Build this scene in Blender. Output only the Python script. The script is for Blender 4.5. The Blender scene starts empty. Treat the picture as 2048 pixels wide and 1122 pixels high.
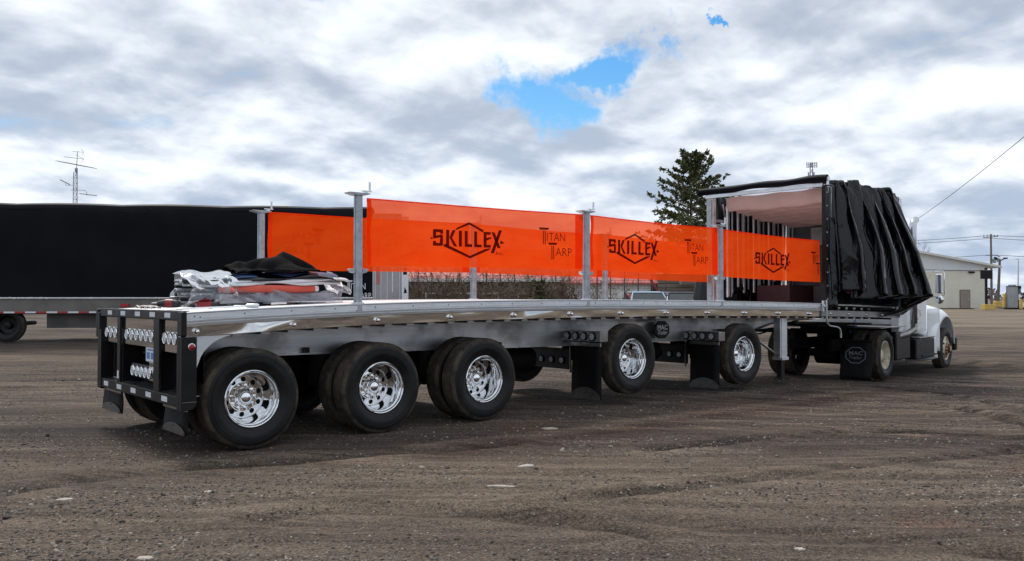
import bpy, math, random
import numpy as np
from mathutils import Vector, Matrix
R = math.radians
rnd = random.Random(7)
S = bpy.context.scene
COL = S.collection
# ------------------------------------------------------------------ camera, sky, sun, exposure
cam = bpy.data.objects.new('camera', bpy.data.cameras.new('camera')); COL.objects.link(cam)
cam.data.sensor_fit = 'HORIZONTAL'; cam.data.sensor_width = 36.0
cam.data.lens = 1700 / 2048 * 36; cam.data.clip_start = .05; cam.data.clip_end = 4000
cam.location = (-3.706, -8.46, 1.58)
cam.rotation_euler = (R(90) + math.atan(34 / 1700), 0, R(-40.5))
S.camera = cam
SUN_EL, SUN_AZ = 56.0, 8.0          # azimuth measured from +Y towards +X
W = bpy.data.worlds.new("World"); S.world = W; W.use_nodes = True
S.view_settings.view_transform = 'Standard'; S.view_settings.look = 'None'
S.view_settings.exposure = 0.42; S.view_settings.gamma = 1.0; S.view_settings.use_curve_mapping = False
S.render.engine = 'CYCLES'
S.cycles.max_bounces = 10; S.cycles.transparent_max_bounces = 16

class NT:
    """small helper to write node trees"""
    def __init__(s, tree): s.t = tree; s.n = tree.nodes; s.l = tree.links
    def node(s, typ, **kw):
        n = s.n.new(typ)
        for k, v in kw.items():
            if k.startswith('i_'):
                key = k[2:]; key = int(key) if key.isdigit() else key.replace('_', ' ')
                s.put(n.inputs[key], v)
            else: setattr(n, k, v)
        return n
    def put(s, sock, v):
        if hasattr(v, 'is_output'): s.l.new(v, sock)
        else: sock.default_value = v
    def math(s, op, a, b=0.0, c=None, clamp=False):
        n = s.n.new('ShaderNodeMath'); n.operation = op; n.use_clamp = clamp
        s.put(n.inputs[0], a); s.put(n.inputs[1], b)
        if c is not None: s.put(n.inputs[2], c)
        return n.outputs[0]
    def vmath(s, op, a, b=None):
        n = s.n.new('ShaderNodeVectorMath'); n.operation = op
        s.put(n.inputs[0], a)
        if b is not None: s.put(n.inputs[3 if op == 'SCALE' else 1], b)
        return n.outputs[1] if op in ('LENGTH', 'DOT_PRODUCT', 'DISTANCE') else n.outputs[0]
    def mix(s, f, a, b):
        n = s.n.new('ShaderNodeMix'); n.data_type = 'RGBA'
        s.put(n.inputs[0], f)
        for i, v in ((6, a), (7, b)):
            s.put(n.inputs[i], (*v, 1) if isinstance(v, (tuple, list)) and len(v) == 3 else v)
        return n.outputs[2]
    def noise(s, vec, scale, detail=4, rough=.55, dist=0.0):
        n = s.n.new('ShaderNodeTexNoise')
        if vec is not None: s.l.new(vec, n.inputs['Vector'])
        n.inputs['Scale'].default_value = scale; n.inputs['Detail'].default_value = detail
        n.inputs['Roughness'].default_value = rough; n.inputs['Distortion'].default_value = dist
        return n.outputs['Fac']
    def ramp(s, f, a, b):
        n = s.n.new('ShaderNodeMapRange'); n.interpolation_type = 'SMOOTHSTEP'
        s.put(n.inputs[0], f); n.inputs[1].default_value = a; n.inputs[2].default_value = b
        return n.outputs[0]

def build_world():
    t = NT(W.node_tree); t.n.clear()
    sky = t.node('ShaderNodeTexSky', sky_type='NISHITA', sun_disc=False)
    sky.sun_elevation = R(SUN_EL); sky.sun_rotation = R(SUN_AZ); sky.altitude = 200; sky.air_density = 1.2
    sky.dust_density = .4; sky.ozone_density = 2.5
    tc = t.node('ShaderNodeTexCoord'); d = tc.outputs['Generated']
    sep = t.node('ShaderNodeSeparateXYZ', i_0=d)
    z = t.math('MAXIMUM', sep.outputs[2], 0.0)
    zc = t.math('ADD', z, .27)
    comb = t.node('ShaderNodeCombineXYZ', i_0=t.math('DIVIDE', sep.outputs[0], zc), i_1=t.math('DIVIDE', sep.outputs[1], zc), i_2=0.0)
    p = comb.outputs[0]
    p = t.vmath('ADD', p, (3.7, -1.3, 0))
    pu = t.vmath('ADD', t.vmath('SCALE', t.vmath('SUBTRACT', p, (3.7, -1.3, 0)), .90), (3.7, -1.3, 0))   # a bit nearer overhead
    big = t.noise(p, 1.75, 9, .52, .15)
    bigu = t.noise(pu, 1.75, 4, .45, .15)
    fine = t.noise(p, 5.2, 9, .55, .2); fineu = t.noise(t.vmath('ADD', t.vmath('SCALE', t.vmath('SUBTRACT', p, (3.7, -1.3, 0)), .955), (3.7, -1.3, 0)), 5.2, 5, .5, .2)
    soft = t.noise(p, .9, 3, .5)
    lit = t.math('ADD', t.math('MULTIPLY', t.math('SUBTRACT', big, bigu), 2.3), .415)
    lit = t.math('ADD', lit, t.math('ADD', t.math('MULTIPLY', t.math('SUBTRACT', fine, .5), .55), t.math('MULTIPLY', t.math('SUBTRACT', fine, fineu), 1.1)))
    lit = t.math('ADD', lit, t.math('MULTIPLY', t.math('SUBTRACT', .5, soft), .75))
    lit = t.math('SUBTRACT', lit, t.math('MULTIPLY', t.ramp(z, .22, .03), .10))
    lit = t.ramp(lit, -.12, 1.10)
    grey = t.mix(t.ramp(z, 0.0, .35), (.35, .425, .545), (.355, .405, .49))
    white = (.83, .87, .91)
    cloud = t.mix(lit, grey, white)
    # breaks in the cloud: blue holes where the photograph has them, soft ragged edges
    hole = None
    wv = t.node('ShaderNodeTexNoise', i_Vector=d, i_Scale=6.0, i_Detail=7.0, i_Roughness=.65)
    wd = t.vmath('ADD', d, t.vmath('SCALE', t.vmath('SUBTRACT', wv.outputs['Color'], (.5, .5, .5)), .26))
    for (dx, dy, dz), rad, sq in HOLES:
        q = t.vmath('MULTIPLY', t.vmath('SUBTRACT', wd, (dx, dy, dz)), (1, 1, sq))
        m = t.math('SUBTRACT', 1.0, t.math('DIVIDE', t.vmath('LENGTH', q), rad))
        hole = m if hole is None else t.math('MAXIMUM', hole, m)
    # elsewhere thin cloud lets a little blue through
    thin = t.math('MULTIPLY', t.ramp(t.math('ADD', big, t.math('MULTIPLY', fine, .25)), .50, .38), .5)
    cover = t.math('SUBTRACT', 1.0, t.math('MAXIMUM', t.ramp(t.math('ADD', hole, t.math('MULTIPLY', t.math('SUBTRACT', fine, .5), 1.7)), -.02, .62), thin))
    blue = t.node('ShaderNodeHueSaturation', i_Saturation=1.45, i_Value=1.0, i_Color=sky.outputs[0]).outputs[0]
    cl10 = t.vmath('SCALE', cloud, 1 / .1)
    col = t.mix(cover, blue, cl10)
    # below the horizon: dull ground colour
    col = t.mix(t.ramp(sep.outputs[2], -.02, 0.0), (.9, .8, .7), col)
    bg = t.node('ShaderNodeBackground', i_Color=col, i_Strength=.1)
    out = t.node('ShaderNodeOutputWorld'); t.l.new(bg.outputs[0], out.inputs[0])
HOLES = [((.713, .655, .252), .092, 2.5), ((.668, .702, .222), .070, 1.4), ((.752, .575, .306), .012, 1.3), ((.40, .84, .345), .03, 1.8)]
build_world()
sun = bpy.data.objects.new('sun', bpy.data.lights.new('sun', 'SUN')); COL.objects.link(sun)
sun.data.energy = 2.0; sun.data.angle = R(10); sun.data.color = (1.0, .955, .90)
sd = Vector((math.sin(R(SUN_AZ)) * math.cos(R(SUN_EL)), math.cos(R(SUN_AZ)) * math.cos(R(SUN_EL)), math.sin(R(SUN_EL))))
sun.rotation_euler = sd.to_track_quat('Z', 'Y').to_euler(); sun.location = sd * 40

# ------------------------------------------------------------------ materials
MATS = {}
def mat(name, col, rough=.6, metal=0.0, var=.15, vs=6.0, bump=0.0, bs=60.0, spec=.5, dirt=None, aniso=None, rvar=0.0):
    """principled surface whose colour and gloss vary with object-space noise; dirt=(colour, amount, scale)"""
    if name in MATS: return MATS[name]
    m = bpy.data.materials.new(name); m.use_nodes = True; t = NT(m.node_tree)
    b = t.n['Principled BSDF']
    tc = t.node('ShaderNodeTexCoord').outputs['Object']
    if aniso: tc2 = t.vmath('MULTIPLY', tc, aniso)
    else: tc2 = tc
    n = t.noise(tc2, vs, 5, .6)
    lo = tuple(c * (1 - var) for c in col); hi = tuple(min(1, c * (1 + var)) for c in col)
    c = t.mix(t.ramp(n, .3, .7), lo, hi)
    r = rough
    if rvar: r = t.math('ADD', t.math('MULTIPLY', t.noise(tc2, vs * 1.7, 4), rvar), rough - rvar * .5)
    if dirt:
        k = t.math('MULTIPLY', t.ramp(t.noise(tc, dirt[2], 7, .65), .42, .72), dirt[1])
        c = t.mix(k, c, dirt[0])
        r = t.math('ADD', t.math('MULTIPLY', k, .45), r)
    t.put(b.inputs['Base Color'], (*c, 1) if isinstance(c, tuple) else c)
    t.put(b.inputs['Roughness'], r); b.inputs['Metallic'].default_value = metal
    b.inputs['Specular IOR Level'].default_value = spec
    if bump:
        bn = t.node('ShaderNodeBump', i_Strength=bump, i_Distance=.01, i_Height=t.noise(tc2, bs, 4, .6))
        t.l.new(bn.outputs[0], b.inputs['Normal'])
    MATS[name] = m; return m

DUST = (.12, .10, .08)
ALU = mat('mill_aluminium', (.74, .77, .80), .34, .9, .07, 3, .05, 40, aniso=(.4, 1, 6), rvar=.15, dirt=((.5, .5, .5), .25, 5))
ALU_DECK = mat('deck_aluminium', (.80, .80, .80), .45, .6, .08, 3, .1, 30, dirt=((.45, .42, .4), .4, 3))
ALU_BEAM = mat('beam_aluminium', (.54, .55, .56), .36, .9, .12, 1.2, .06, 25, aniso=(.25, 1, 7), rvar=.2, dirt=((.12, .11, .10), .45, 1.6))
STEEL_POL = mat('polished_stainless', (.66, .655, .64), .04, 1.0, .03, 2, .02, 2.2, rvar=.03)
CHROME = mat('chrome', (.88, .89, .90), .06, 1.0, .02, 5, rvar=.04)
RIM = mat('polished_rim', (.76, .77, .78), .07, 1.0, .03, 9, rvar=.05, dirt=((.5, .48, .45), .10, 5))
GALV = mat('galvanised_post', (.40, .44, .48), .45, .6, .2, 9, .05, 60, rvar=.2)
BLACK_P = mat('black_paint', (.0055, .0055, .0068), .38, 0, .3, 4, .03, 80, rvar=.15, spec=.28, dirt=((.035, .031, .03), .25, 5))
BLACK_M = mat('black_frame_matte', (.004, .004, .0045), .75, 0, .3, 5, .1, 40, spec=.2, dirt=((.02, .017, .014), .4, 3))
BLACK_V = mat('black_vinyl_gloss', (.0025, .0028, .0045), .12, 0, .3, 3, .05, 6, rvar=.05, spec=.34)
def mat_tarp():
    m = bpy.data.materials.new('black_tarp_gloss'); m.use_nodes = True; t = NT(m.node_tree); b = t.n['Principled BSDF']
    tc = t.node('ShaderNodeTexCoord').outputs['Object']
    n1 = t.noise(t.vmath('MULTIPLY', tc, (1, 1, .30)), 3.2, 3, .5, 1.1); n2 = t.noise(t.vmath('MULTIPLY', tc, (1, 1, .55)), 9, 3, .5, .8)
    bn = t.node('ShaderNodeBump', i_Strength=.42, i_Distance=.10, i_Height=t.math('ADD', n1, t.math('MULTIPLY', n2, .07)))
    t.l.new(bn.outputs[0], b.inputs['Normal']); b.inputs['Base Color'].default_value = (.0025, .0028, .0042, 1); b.inputs['Specular IOR Level'].default_value = .42
    t.put(b.inputs['Roughness'], t.math('ADD', .07, t.math('MULTIPLY', t.noise(tc, 5, 4), .14))); return m
TARPG = mat_tarp()
BLACK_T = mat('black_tarp_matte', (.0035, .0042, .0065), .55, 0, .25, 1.5, .05, 6, spec=.11)
BLACK_C = mat('black_cloth', (.006, .006, .0065), .95, 0, .25, 12, .3, 140, spec=.12)
FLAP = mat('mudflap_rubber', (.004, .004, .005), .6, 0, .2, 5, .05, 60, spec=.2, dirt=((.03, .026, .022), .25, 4))
STAIN = mat('dull_stainless', (.34, .33, .32), .24, .9, .15, 6, .04, 60, rvar=.2, dirt=((.15, .13, .11), .45, 7))
SIDEW = mat('tyre_sidewall', (.0065, .0065, .0075), .50, 0, .25, 8, .06, 60, rvar=.15, spec=.3, dirt=((.045, .037, .030), .30, 3.5))
TREAD = mat('tyre_tread', (.040, .035, .029), .88, 0, .4, 14, .4, 90, spec=.2, dirt=((.15, .118, .082), .6, 5))
LAMPW = mat('lamp_lens', (.75, .79, .84), .22, .1, .2, 90, .5, 120)
REDL = mat('red_lens', (.42, .012, .015), .25, 0, .25, 60, .3, 90)
AMBER = mat('amber_lens', (.55, .16, .02), .25, 0, .2, 60)
REFW = mat('white_reflector_tape', (.72, .76, .80), .38, 0, .06, 60, .1, 200)
REFR = mat('red_reflector_tape', (.40, .03, .03), .4, 0, .1, 40)
WHITE_P = mat('white_truck_paint', (.86, .89, .92), .22, 0, .04, 2, rvar=.08, dirt=((.42, .38, .33), .22, 2.2))
WHITE_L = mat('white_lettering', (.80, .82, .84), .5, 0, .03, 8)
GREY_L = mat('grey_lettering', (.16, .17, .19), .5, 0, .05, 8)
LINER = mat('roof_liner_bounce_tint', (.66, .46, .41), .6, 0, .08, 2, .05, 20)  # white liner with the banners' orange bounce mixed into its base colour
RUSTW = mat('rusty_white_wheel', (.72, .66, .52), .55, 0, .12, 7, .15, 40, dirt=((.14, .05, .02), .95, 4.5))
RUST = mat('rust', (.16, .065, .03), .85, 0, .45, 12, .3, 60)
HOLE = mat('dark_recess', (.004, .004, .004), .9, 0, 0)
GLASS = mat('dark_glass', (.02, .025, .03), .05, 0, .1, 3, spec=.8)
MIRROR = mat('mirror_glass', (.85, .87, .9), .02, 1.0, 0)

def mat_banner():
    m = bpy.data.materials.new('orange_mesh_vinyl'); m.use_nodes = True; t = NT(m.node_tree)
    t.n.remove(t.n['Principled BSDF']); out = t.n['Material Output']
    tc = t.node('ShaderNodeTexCoord').outputs['Object']
    n = t.noise(t.vmath('MULTIPLY', tc, (.8, 1, 2.2)), 2.2, 5, .6)
    c = t.mix(t.ramp(n, .3, .7), (.97, .072, .006), (1.0, .098, .010))
    bump = t.node('ShaderNodeBump', i_Strength=.25, i_Distance=.02, i_Height=t.noise(t.vmath('MULTIPLY', tc, (1, 1, .7)), 3.0, 4))
    dif = t.node('ShaderNodeBsdfDiffuse', i_Color=c, i_Normal=bump.outputs[0])
    trl = t.node('ShaderNodeBsdfTranslucent', i_Color=c)
    trp = t.node('ShaderNodeBsdfTransparent', i_Color=(1.0, .42, .26, 1))
    a = t.node('ShaderNodeMixShader', i_0=.50, i_1=dif.outputs[0], i_2=trl.outputs[0])
    b = t.node('ShaderNodeMixShader', i_0=.27, i_1=a.outputs[0], i_2=trp.outputs[0])
    e = b
    t.l.new(e.outputs[0], out.inputs[0]); return m
BANNER = mat_banner()
def mat_print(name='dark_print', k=.10):
    m = bpy.data.materials.new(name); m.use_nodes = True; t = NT(m.node_tree)
    t.n.remove(t.n['Principled BSDF']); out = t.n['Material Output']
    dif = t.node('ShaderNodeBsdfDiffuse', i_Color=(.075, .006, .006, 1))
    trp = t.node('ShaderNodeBsdfTransparent', i_Color=(1, .5, .4, 1))
    b = t.node('ShaderNodeMixShader', i_0=k, i_1=dif.outputs[0], i_2=trp.outputs[0])
    t.l.new(b.outputs[0], out.inputs[0]); return m
PRINT = mat_print(); PRINT_F = mat_print('faint_far_print', .72)
def mat_plastic():
    m = bpy.data.materials.new('clear_plastic_wrap'); m.use_nodes = True; t = NT(m.node_tree)
    t.n.remove(t.n['Principled BSDF']); out = t.n['Material Output']
    tc = t.node('ShaderNodeTexCoord').outputs['Object']
    vo = t.node('ShaderNodeTexVoronoi', i_Vector=t.vmath('ADD', tc, t.vmath('SCALE', t.node('ShaderNodeTexNoise', i_Vector=tc, i_Scale=5.0).outputs['Color'], .25)), i_Scale=11.0)
    bump = t.node('ShaderNodeBump', i_Strength=.5, i_Distance=.022, i_Height=vo.outputs['Distance'])
    dif = t.node('ShaderNodeBsdfDiffuse', i_Color=(.62, .70, .80, 1), i_Normal=bump.outputs[0])
    trl = t.node('ShaderNodeBsdfTranslucent', i_Color=(.70, .77, .86, 1))
    glo = t.node('ShaderNodeBsdfGlossy', i_Roughness=.10, i_Normal=bump.outputs[0])
    trp = t.node('ShaderNodeBsdfTransparent', i_Color=(.95, .97, 1, 1))
    a = t.node('ShaderNodeMixShader', i_0=.5, i_1=dif.outputs[0], i_2=trl.outputs[0])
    f = t.math('ADD', .45, t.math('MULTIPLY', t.ramp(t.noise(tc, 3.5, 2, .5, .6), .62, .42), .45))
    c = t.node('ShaderNodeMixShader', i_0=f, i_1=a.outputs[0], i_2=trp.outputs[0])
    fr = t.node('ShaderNodeFresnel', i_IOR=1.5, i_Normal=bump.outputs[0])
    e = t.node('ShaderNodeMixShader', i_0=t.math('MULTIPLY', fr.outputs[0], 1.0, clamp=True), i_1=c.outputs[0], i_2=glo.outputs[0])
    t.l.new(e.outputs[0], out.inputs[0]); return m
PLASTIC = mat_plastic()

# ------------------------------------------------------------------ mesh builder
def frame(d):
    d = Vector(d).normalized(); a = Vector((0, 0, 1)) if abs(d.z) < .9 else Vector((1, 0, 0))
    u = d.cross(a).normalized(); return u, d.cross(u)
class M:
    def __init__(s): s.v = []; s.f = []; s.mi = []; s.cur = 0
    def add(s, vs, fs):
        o = len(s.v); s.v.extend([tuple(x) for x in vs]); s.f.extend([tuple(o + i for i in f) for f in fs]); s.mi.extend([s.cur] * len(fs)); return s
    def hexa(s, p): return s.add(p, [(0, 3, 2, 1), (4, 5, 6, 7), (0, 1, 5, 4), (1, 2, 6, 5), (2, 3, 7, 6), (3, 0, 4, 7)])
    def box(s, x0, x1, y0, y1, z0, z1):
        return s.hexa([(x0, y0, z0), (x1, y0, z0), (x1, y1, z0), (x0, y1, z0), (x0, y0, z1), (x1, y0, z1), (x1, y1, z1), (x0, y1, z1)])
    def cyl(s, p0, p1, r0, r1=None, n=12, caps=True):
        r1 = r0 if r1 is None else r1; p0 = Vector(p0); p1 = Vector(p1); u, w = frame(p1 - p0)
        vs = []
        for p, r in ((p0, r0), (p1, r1)):
            for i in range(n):
                a = 2 * math.pi * i / n; vs.append(p + u * (r * math.cos(a)) + w * (r * math.sin(a)))
        fs = [(i, (i + 1) % n, n + (i + 1) % n, n + i) for i in range(n)]
        if caps: fs += [tuple(range(n - 1, -1, -1)), tuple(range(n, 2 * n))]
        return s.add(vs, fs)
    def tube(s, pts, r, n=8, caps=True):
        pts = [Vector(p) for p in pts]; rs = r if isinstance(r, (list, tuple)) else [r] * len(pts); vs = []; u = None
        for i, p in enumerate(pts):
            d = (pts[min(i + 1, len(pts) - 1)] - pts[max(i - 1, 0)]).normalized()
            if u is None: u, w = frame(d)
            else:
                u = (u - d * u.dot(d)); u = u.normalized() if u.length > 1e-6 else frame(d)[0]; w = d.cross(u)
            for k in range(n):
                a = 2 * math.pi * k / n; vs.append(p + u * (rs[i] * math.cos(a)) + w * (rs[i] * math.sin(a)))
        m = len(pts); fs = [(i * n + k, i * n + (k + 1) % n, (i + 1) * n + (k + 1) % n, (i + 1) * n + k) for i in range(m - 1) for k in range(n)]
        if caps: fs += [tuple(range(n - 1, -1, -1)), tuple(range((m - 1) * n, m * n))]
        return s.add(vs, fs)
    def lathe(s, prof, n=48, c=(0, 0, 0), close=False):
        """prof [(r, y)] turned about the Y axis through c"""
        vs = [(c[0] + r * math.cos(2 * math.pi * k / n), c[1] + y, c[2] + r * math.sin(2 * math.pi * k / n)) for r, y in prof for k in range(n)]
        m = len(prof); rng = m if close else m - 1
        fs = [(i * n + k, ((i + 1) % m) * n + k, ((i + 1) % m) * n + (k + 1) % n, i * n + (k + 1) % n) for i in range(rng) for k in range(n)]
        return s.add(vs, fs)
    def grid(s, fn, nu, nv):
        vs = [fn(i / nu, j / nv) for j in range(nv + 1) for i in range(nu + 1)]
        fs = [(j * (nu + 1) + i, j * (nu + 1) + i + 1, (j + 1) * (nu + 1) + i + 1, (j + 1) * (nu + 1) + i) for j in range(nv) for i in range(nu)]
        return s.add(vs, fs)
    def prism(s, poly, fn, t0, t1):
        """poly 2-D outline, fn(a, b, t) -> point, from t0 to t1"""
        n = len(poly); vs = [fn(a, b, t0) for a, b in poly] + [fn(a, b, t1) for a, b in poly]
        return s.add(vs, [tuple(range(n - 1, -1, -1)), tuple(range(n, 2 * n))] + [(i, (i + 1) % n, n + (i + 1) % n, n + i) for i in range(n)])
    def flat(s, poly, fn): return s.add([fn(a, b) for a, b in poly], [tuple(range(len(poly)))])
    def build(s, name, material, parent=None, smooth=False, bev=0.0, org=None, local=False, solid=0.0, sub=0):
        me = bpy.data.meshes.new(name)
        o = Vector((0, 0, 0))
        if parent is not None and not local: o = wpos(parent)
        elif org is not None: o = Vector(org)
        me.from_pydata([(x - o.x, y - o.y, z - o.z) for x, y, z in s.v], [], s.f)
        for m_ in (material if isinstance(material, (list, tuple)) else [material]): me.materials.append(m_)
        if any(s.mi): me.polygons.foreach_set('material_index', s.mi)
        ob = bpy.data.objects.new(name, me); COL.objects.link(ob)
        if parent is not None: ob.parent = parent
        elif org is not None: ob.location = org
        if smooth: shade(me, smooth if not isinstance(smooth, bool) else 40)
        if bev:
            b = ob.modifiers.new('bevel', 'BEVEL'); b.width = bev; b.segments = 2; b.limit_method = 'ANGLE'; b.angle_limit = R(40)
        if sub:
            b = ob.modifiers.new('sub', 'SUBSURF'); b.levels = sub; b.render_levels = sub
        if solid:
            b = ob.modifiers.new('solid', 'SOLIDIFY'); b.thickness = solid; b.offset = 0
        return ob
def shade(me, ang=40):
    me.polygons.foreach_set('use_smooth', [True] * len(me.polygons))
    try: me.set_sharp_from_angle(angle=R(ang))
    except Exception: pass
def wpos(o):
    p = Vector(o.location); q = o.parent
    while q is not None: p = p + Vector(q.location); q = q.parent
    return p
def tag(o, label=None, cat=None, group=None, kind=None):
    for k, v in (('label', label), ('category', cat), ('group', group), ('kind', kind)):
        if v: o[k] = v
    return o
def thing(name, label, cat, loc=(0, 0, 0), rz=0.0, group=None):
    o = bpy.data.objects.new(name, None); COL.objects.link(o); o.location = loc; o.rotation_euler = (0, 0, rz); o.empty_display_size = .2
    return tag(o, label, cat, group)
def copy_tree(o, parent=None, **kw):
    c = o.copy(); COL.objects.link(c)
    if parent is not None: c.parent = parent
    for k, v in kw.items(): setattr(c, k, v)
    for ch in list(o.children): copy_tree(ch, c)
    return c
def text_polys(txt, thin=0.0, shear=0.0):
    """outline of a word in the built-in font as (verts, faces) with the lower-left corner at 0 and height 1"""
    cu = bpy.data.curves.new('t', 'FONT'); cu.body = txt; cu.size = 1; cu.offset = thin; cu.shear = shear; cu.resolution_u = 3; cu.fill_mode = 'FRONT'
    ob = bpy.data.objects.new('t', cu); COL.objects.link(ob)
    dg = bpy.context.evaluated_depsgraph_get(); me = ob.evaluated_get(dg).to_mesh()
    v = [(p.co.x, p.co.y) for p in me.vertices]; f = [tuple(p.vertices) for p in me.polygons]
    ob.evaluated_get(dg).to_mesh_clear(); bpy.data.objects.remove(ob); bpy.data.curves.remove(cu)
    x0 = min(p[0] for p in v); x1 = max(p[0] for p in v); y0 = min(p[1] for p in v); y1 = max(p[1] for p in v)
    return [((a - x0) / (x1 - x0), (b - y0) / (y1 - y0)) for a, b in v], f
def put_text(m, txt, x0, x1, z0, z1, fn, thin=0.0, shear=0.0):
    v, f = text_polys(txt, thin, shear)
    m.add([fn(x0 + a * (x1 - x0), z0 + b * (z1 - z0)) for a, b in v], f)
def lerp_tab(x, tab):
    xs, ys = zip(*tab); return float(np.interp(x, xs, ys))
# ------------------------------------------------------------------ the ground
def vnoise(x, y, seed, cell):
    """smooth value noise, vectorised"""
    g = np.random.RandomState(seed).rand(257, 257)
    x = x / cell + 61.3; y = y / cell + 87.1
    xi = np.floor(x).astype(int); yi = np.floor(y).astype(int); fx = x - xi; fy = y - yi
    fx = fx * fx * (3 - 2 * fx); fy = fy * fy * (3 - 2 * fy); xi %= 256; yi %= 256
    return (g[xi, yi] * (1 - fx) + g[xi + 1, yi] * fx) * (1 - fy) + (g[xi, yi + 1] * (1 - fx) + g[xi + 1, yi + 1] * fx) * fy - .5
def gh(x, y):
    x = np.asarray(x, float); y = np.asarray(y, float)
    dep = (x + 3.706) * .649 + (y + 8.46) * .76
    h = -.24 * np.exp(-((x - 16.5) / 4.6) ** 2 - ((y - .5) / 8) ** 2)
    h += .015 * np.exp(-((x - 2.5) / 2.5) ** 2 - (y / 4) ** 2)
    s = np.clip((dep - 20) / 12, 0, 1); h += .30 * s * s * (3 - 2 * s)
    near = np.exp(-((x - 2) / 4) ** 2 - ((y - 1.4) / 1.9) ** 2)
    a = .06 * vnoise(x, y, 1, 4.3) + .022 * vnoise(x, y, 2, 1.3)
    # wheel ruts across the yard, left to right in the picture
    u = x * .76 - y * .649; w = x * .649 + y * .76
    st = vnoise(u * .12, w + .6 * np.sin(u * .21), 3, .42)
    fade = np.clip(1 - dep / 70, 0, 1)
    a += .045 * st * fade + .018 * vnoise(u * .5, w, 4, .17) * fade + .010 * vnoise(x, y, 5, .21) * fade
    return h + a * (1 - .85 * near)
TRACKS = [[(10.93, -0.14), (11.5, -1.44), (10.85, -2.73), (9.54, -4.03), (7.8, -5.4)], [(9.49, -0.59), (9.8, -1.83), (9.21, -3.16), (8.17, -4.48), (6.67, -5.69)],
 [(-2.07, 11.0), (-0.64, 9.91), (0.75, 8.86), (1.89, 8.43)], [(-2.22, 9.21), (-0.86, 8.56), (0.57, 8.01), (1.46, 7.95)], [(27.36, 4.6), (27.64, 2.01), (28.3, 0.03)], [(19.74, 1.14), (18.92, -0.9), (18.7, -2.51)],
 [(0.6, -3.58), (1.64, -3.92), (2.66, -4.18), (3.84, -4.47), (5.91, -5.24)], [(0.98, -4.48), (1.3, -5.09), (1.71, -5.76), (2.09, -6.51)], [(-2.56, -0.67), (-1.81, -0.49), (-0.76, -0.54), (0.55, -1.01), (2.13, -1.43)], [(3.12, -2.66), (4.44, -2.98), (5.79, -3.44), (6.76, -4.95)], [(-1.18, -2.64), (-0.21, -3.09), (0.44, -4.02), (0.64, -4.77)]]
def seg_dist(x, y, pts):
    d = np.full(x.shape, 9.0)
    for (ax, ay), (bx, by) in zip(pts[:-1], pts[1:]):
        vx, vy = bx - ax, by - ay; t_ = np.clip(((x - ax) * vx + (y - ay) * vy) / (vx * vx + vy * vy), 0, 1)
        d = np.minimum(d, np.hypot(x - ax - t_ * vx, y - ay - t_ * vy))
    return d
def smooth_pts(pts):
    P = np.array(pts); t_ = np.arange(len(P)); q = np.linspace(0, len(P) - 1, 6 * len(P)); out = []
    for c in (0, 1): out.append(np.polyval(np.polyfit(t_, P[:, c], min(3, len(P) - 1)), q))
    return list(zip(*out))
TRACKS = [smooth_pts(t_) for t_ in TRACKS]
def rut(x, y):
    h = np.zeros(x.shape); w = np.zeros(x.shape)
    for k, pts in enumerate(TRACKS):
        d = seg_dist(x, y, pts) + .10 * vnoise(x, y, 40 + k, .5); s = (.10, .13, .15)[k % 3] * (1.6 if k in (4, 5) else 1)
        str_ = np.clip(.95 + 1.2 * vnoise(x, y, 60 + k, 1.6), 0, 1.3)
        h += str_ * (-.050 * np.exp(-(d / s) ** 2) + .024 * np.exp(-((d - 1.9 * s) / (s * .8)) ** 2)); w = np.maximum(w, str_ * np.exp(-(d / (s * 1.1)) ** 2))
    return h, w
def axis_pts(c, dense, n_in, far, n_out):
    a = np.linspace(-dense, dense, n_in)
    g = dense + (far - dense) * (np.linspace(0, 1, n_out + 1)[1:]) ** 3
    return c + np.concatenate([-g[::-1], a, g])
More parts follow.
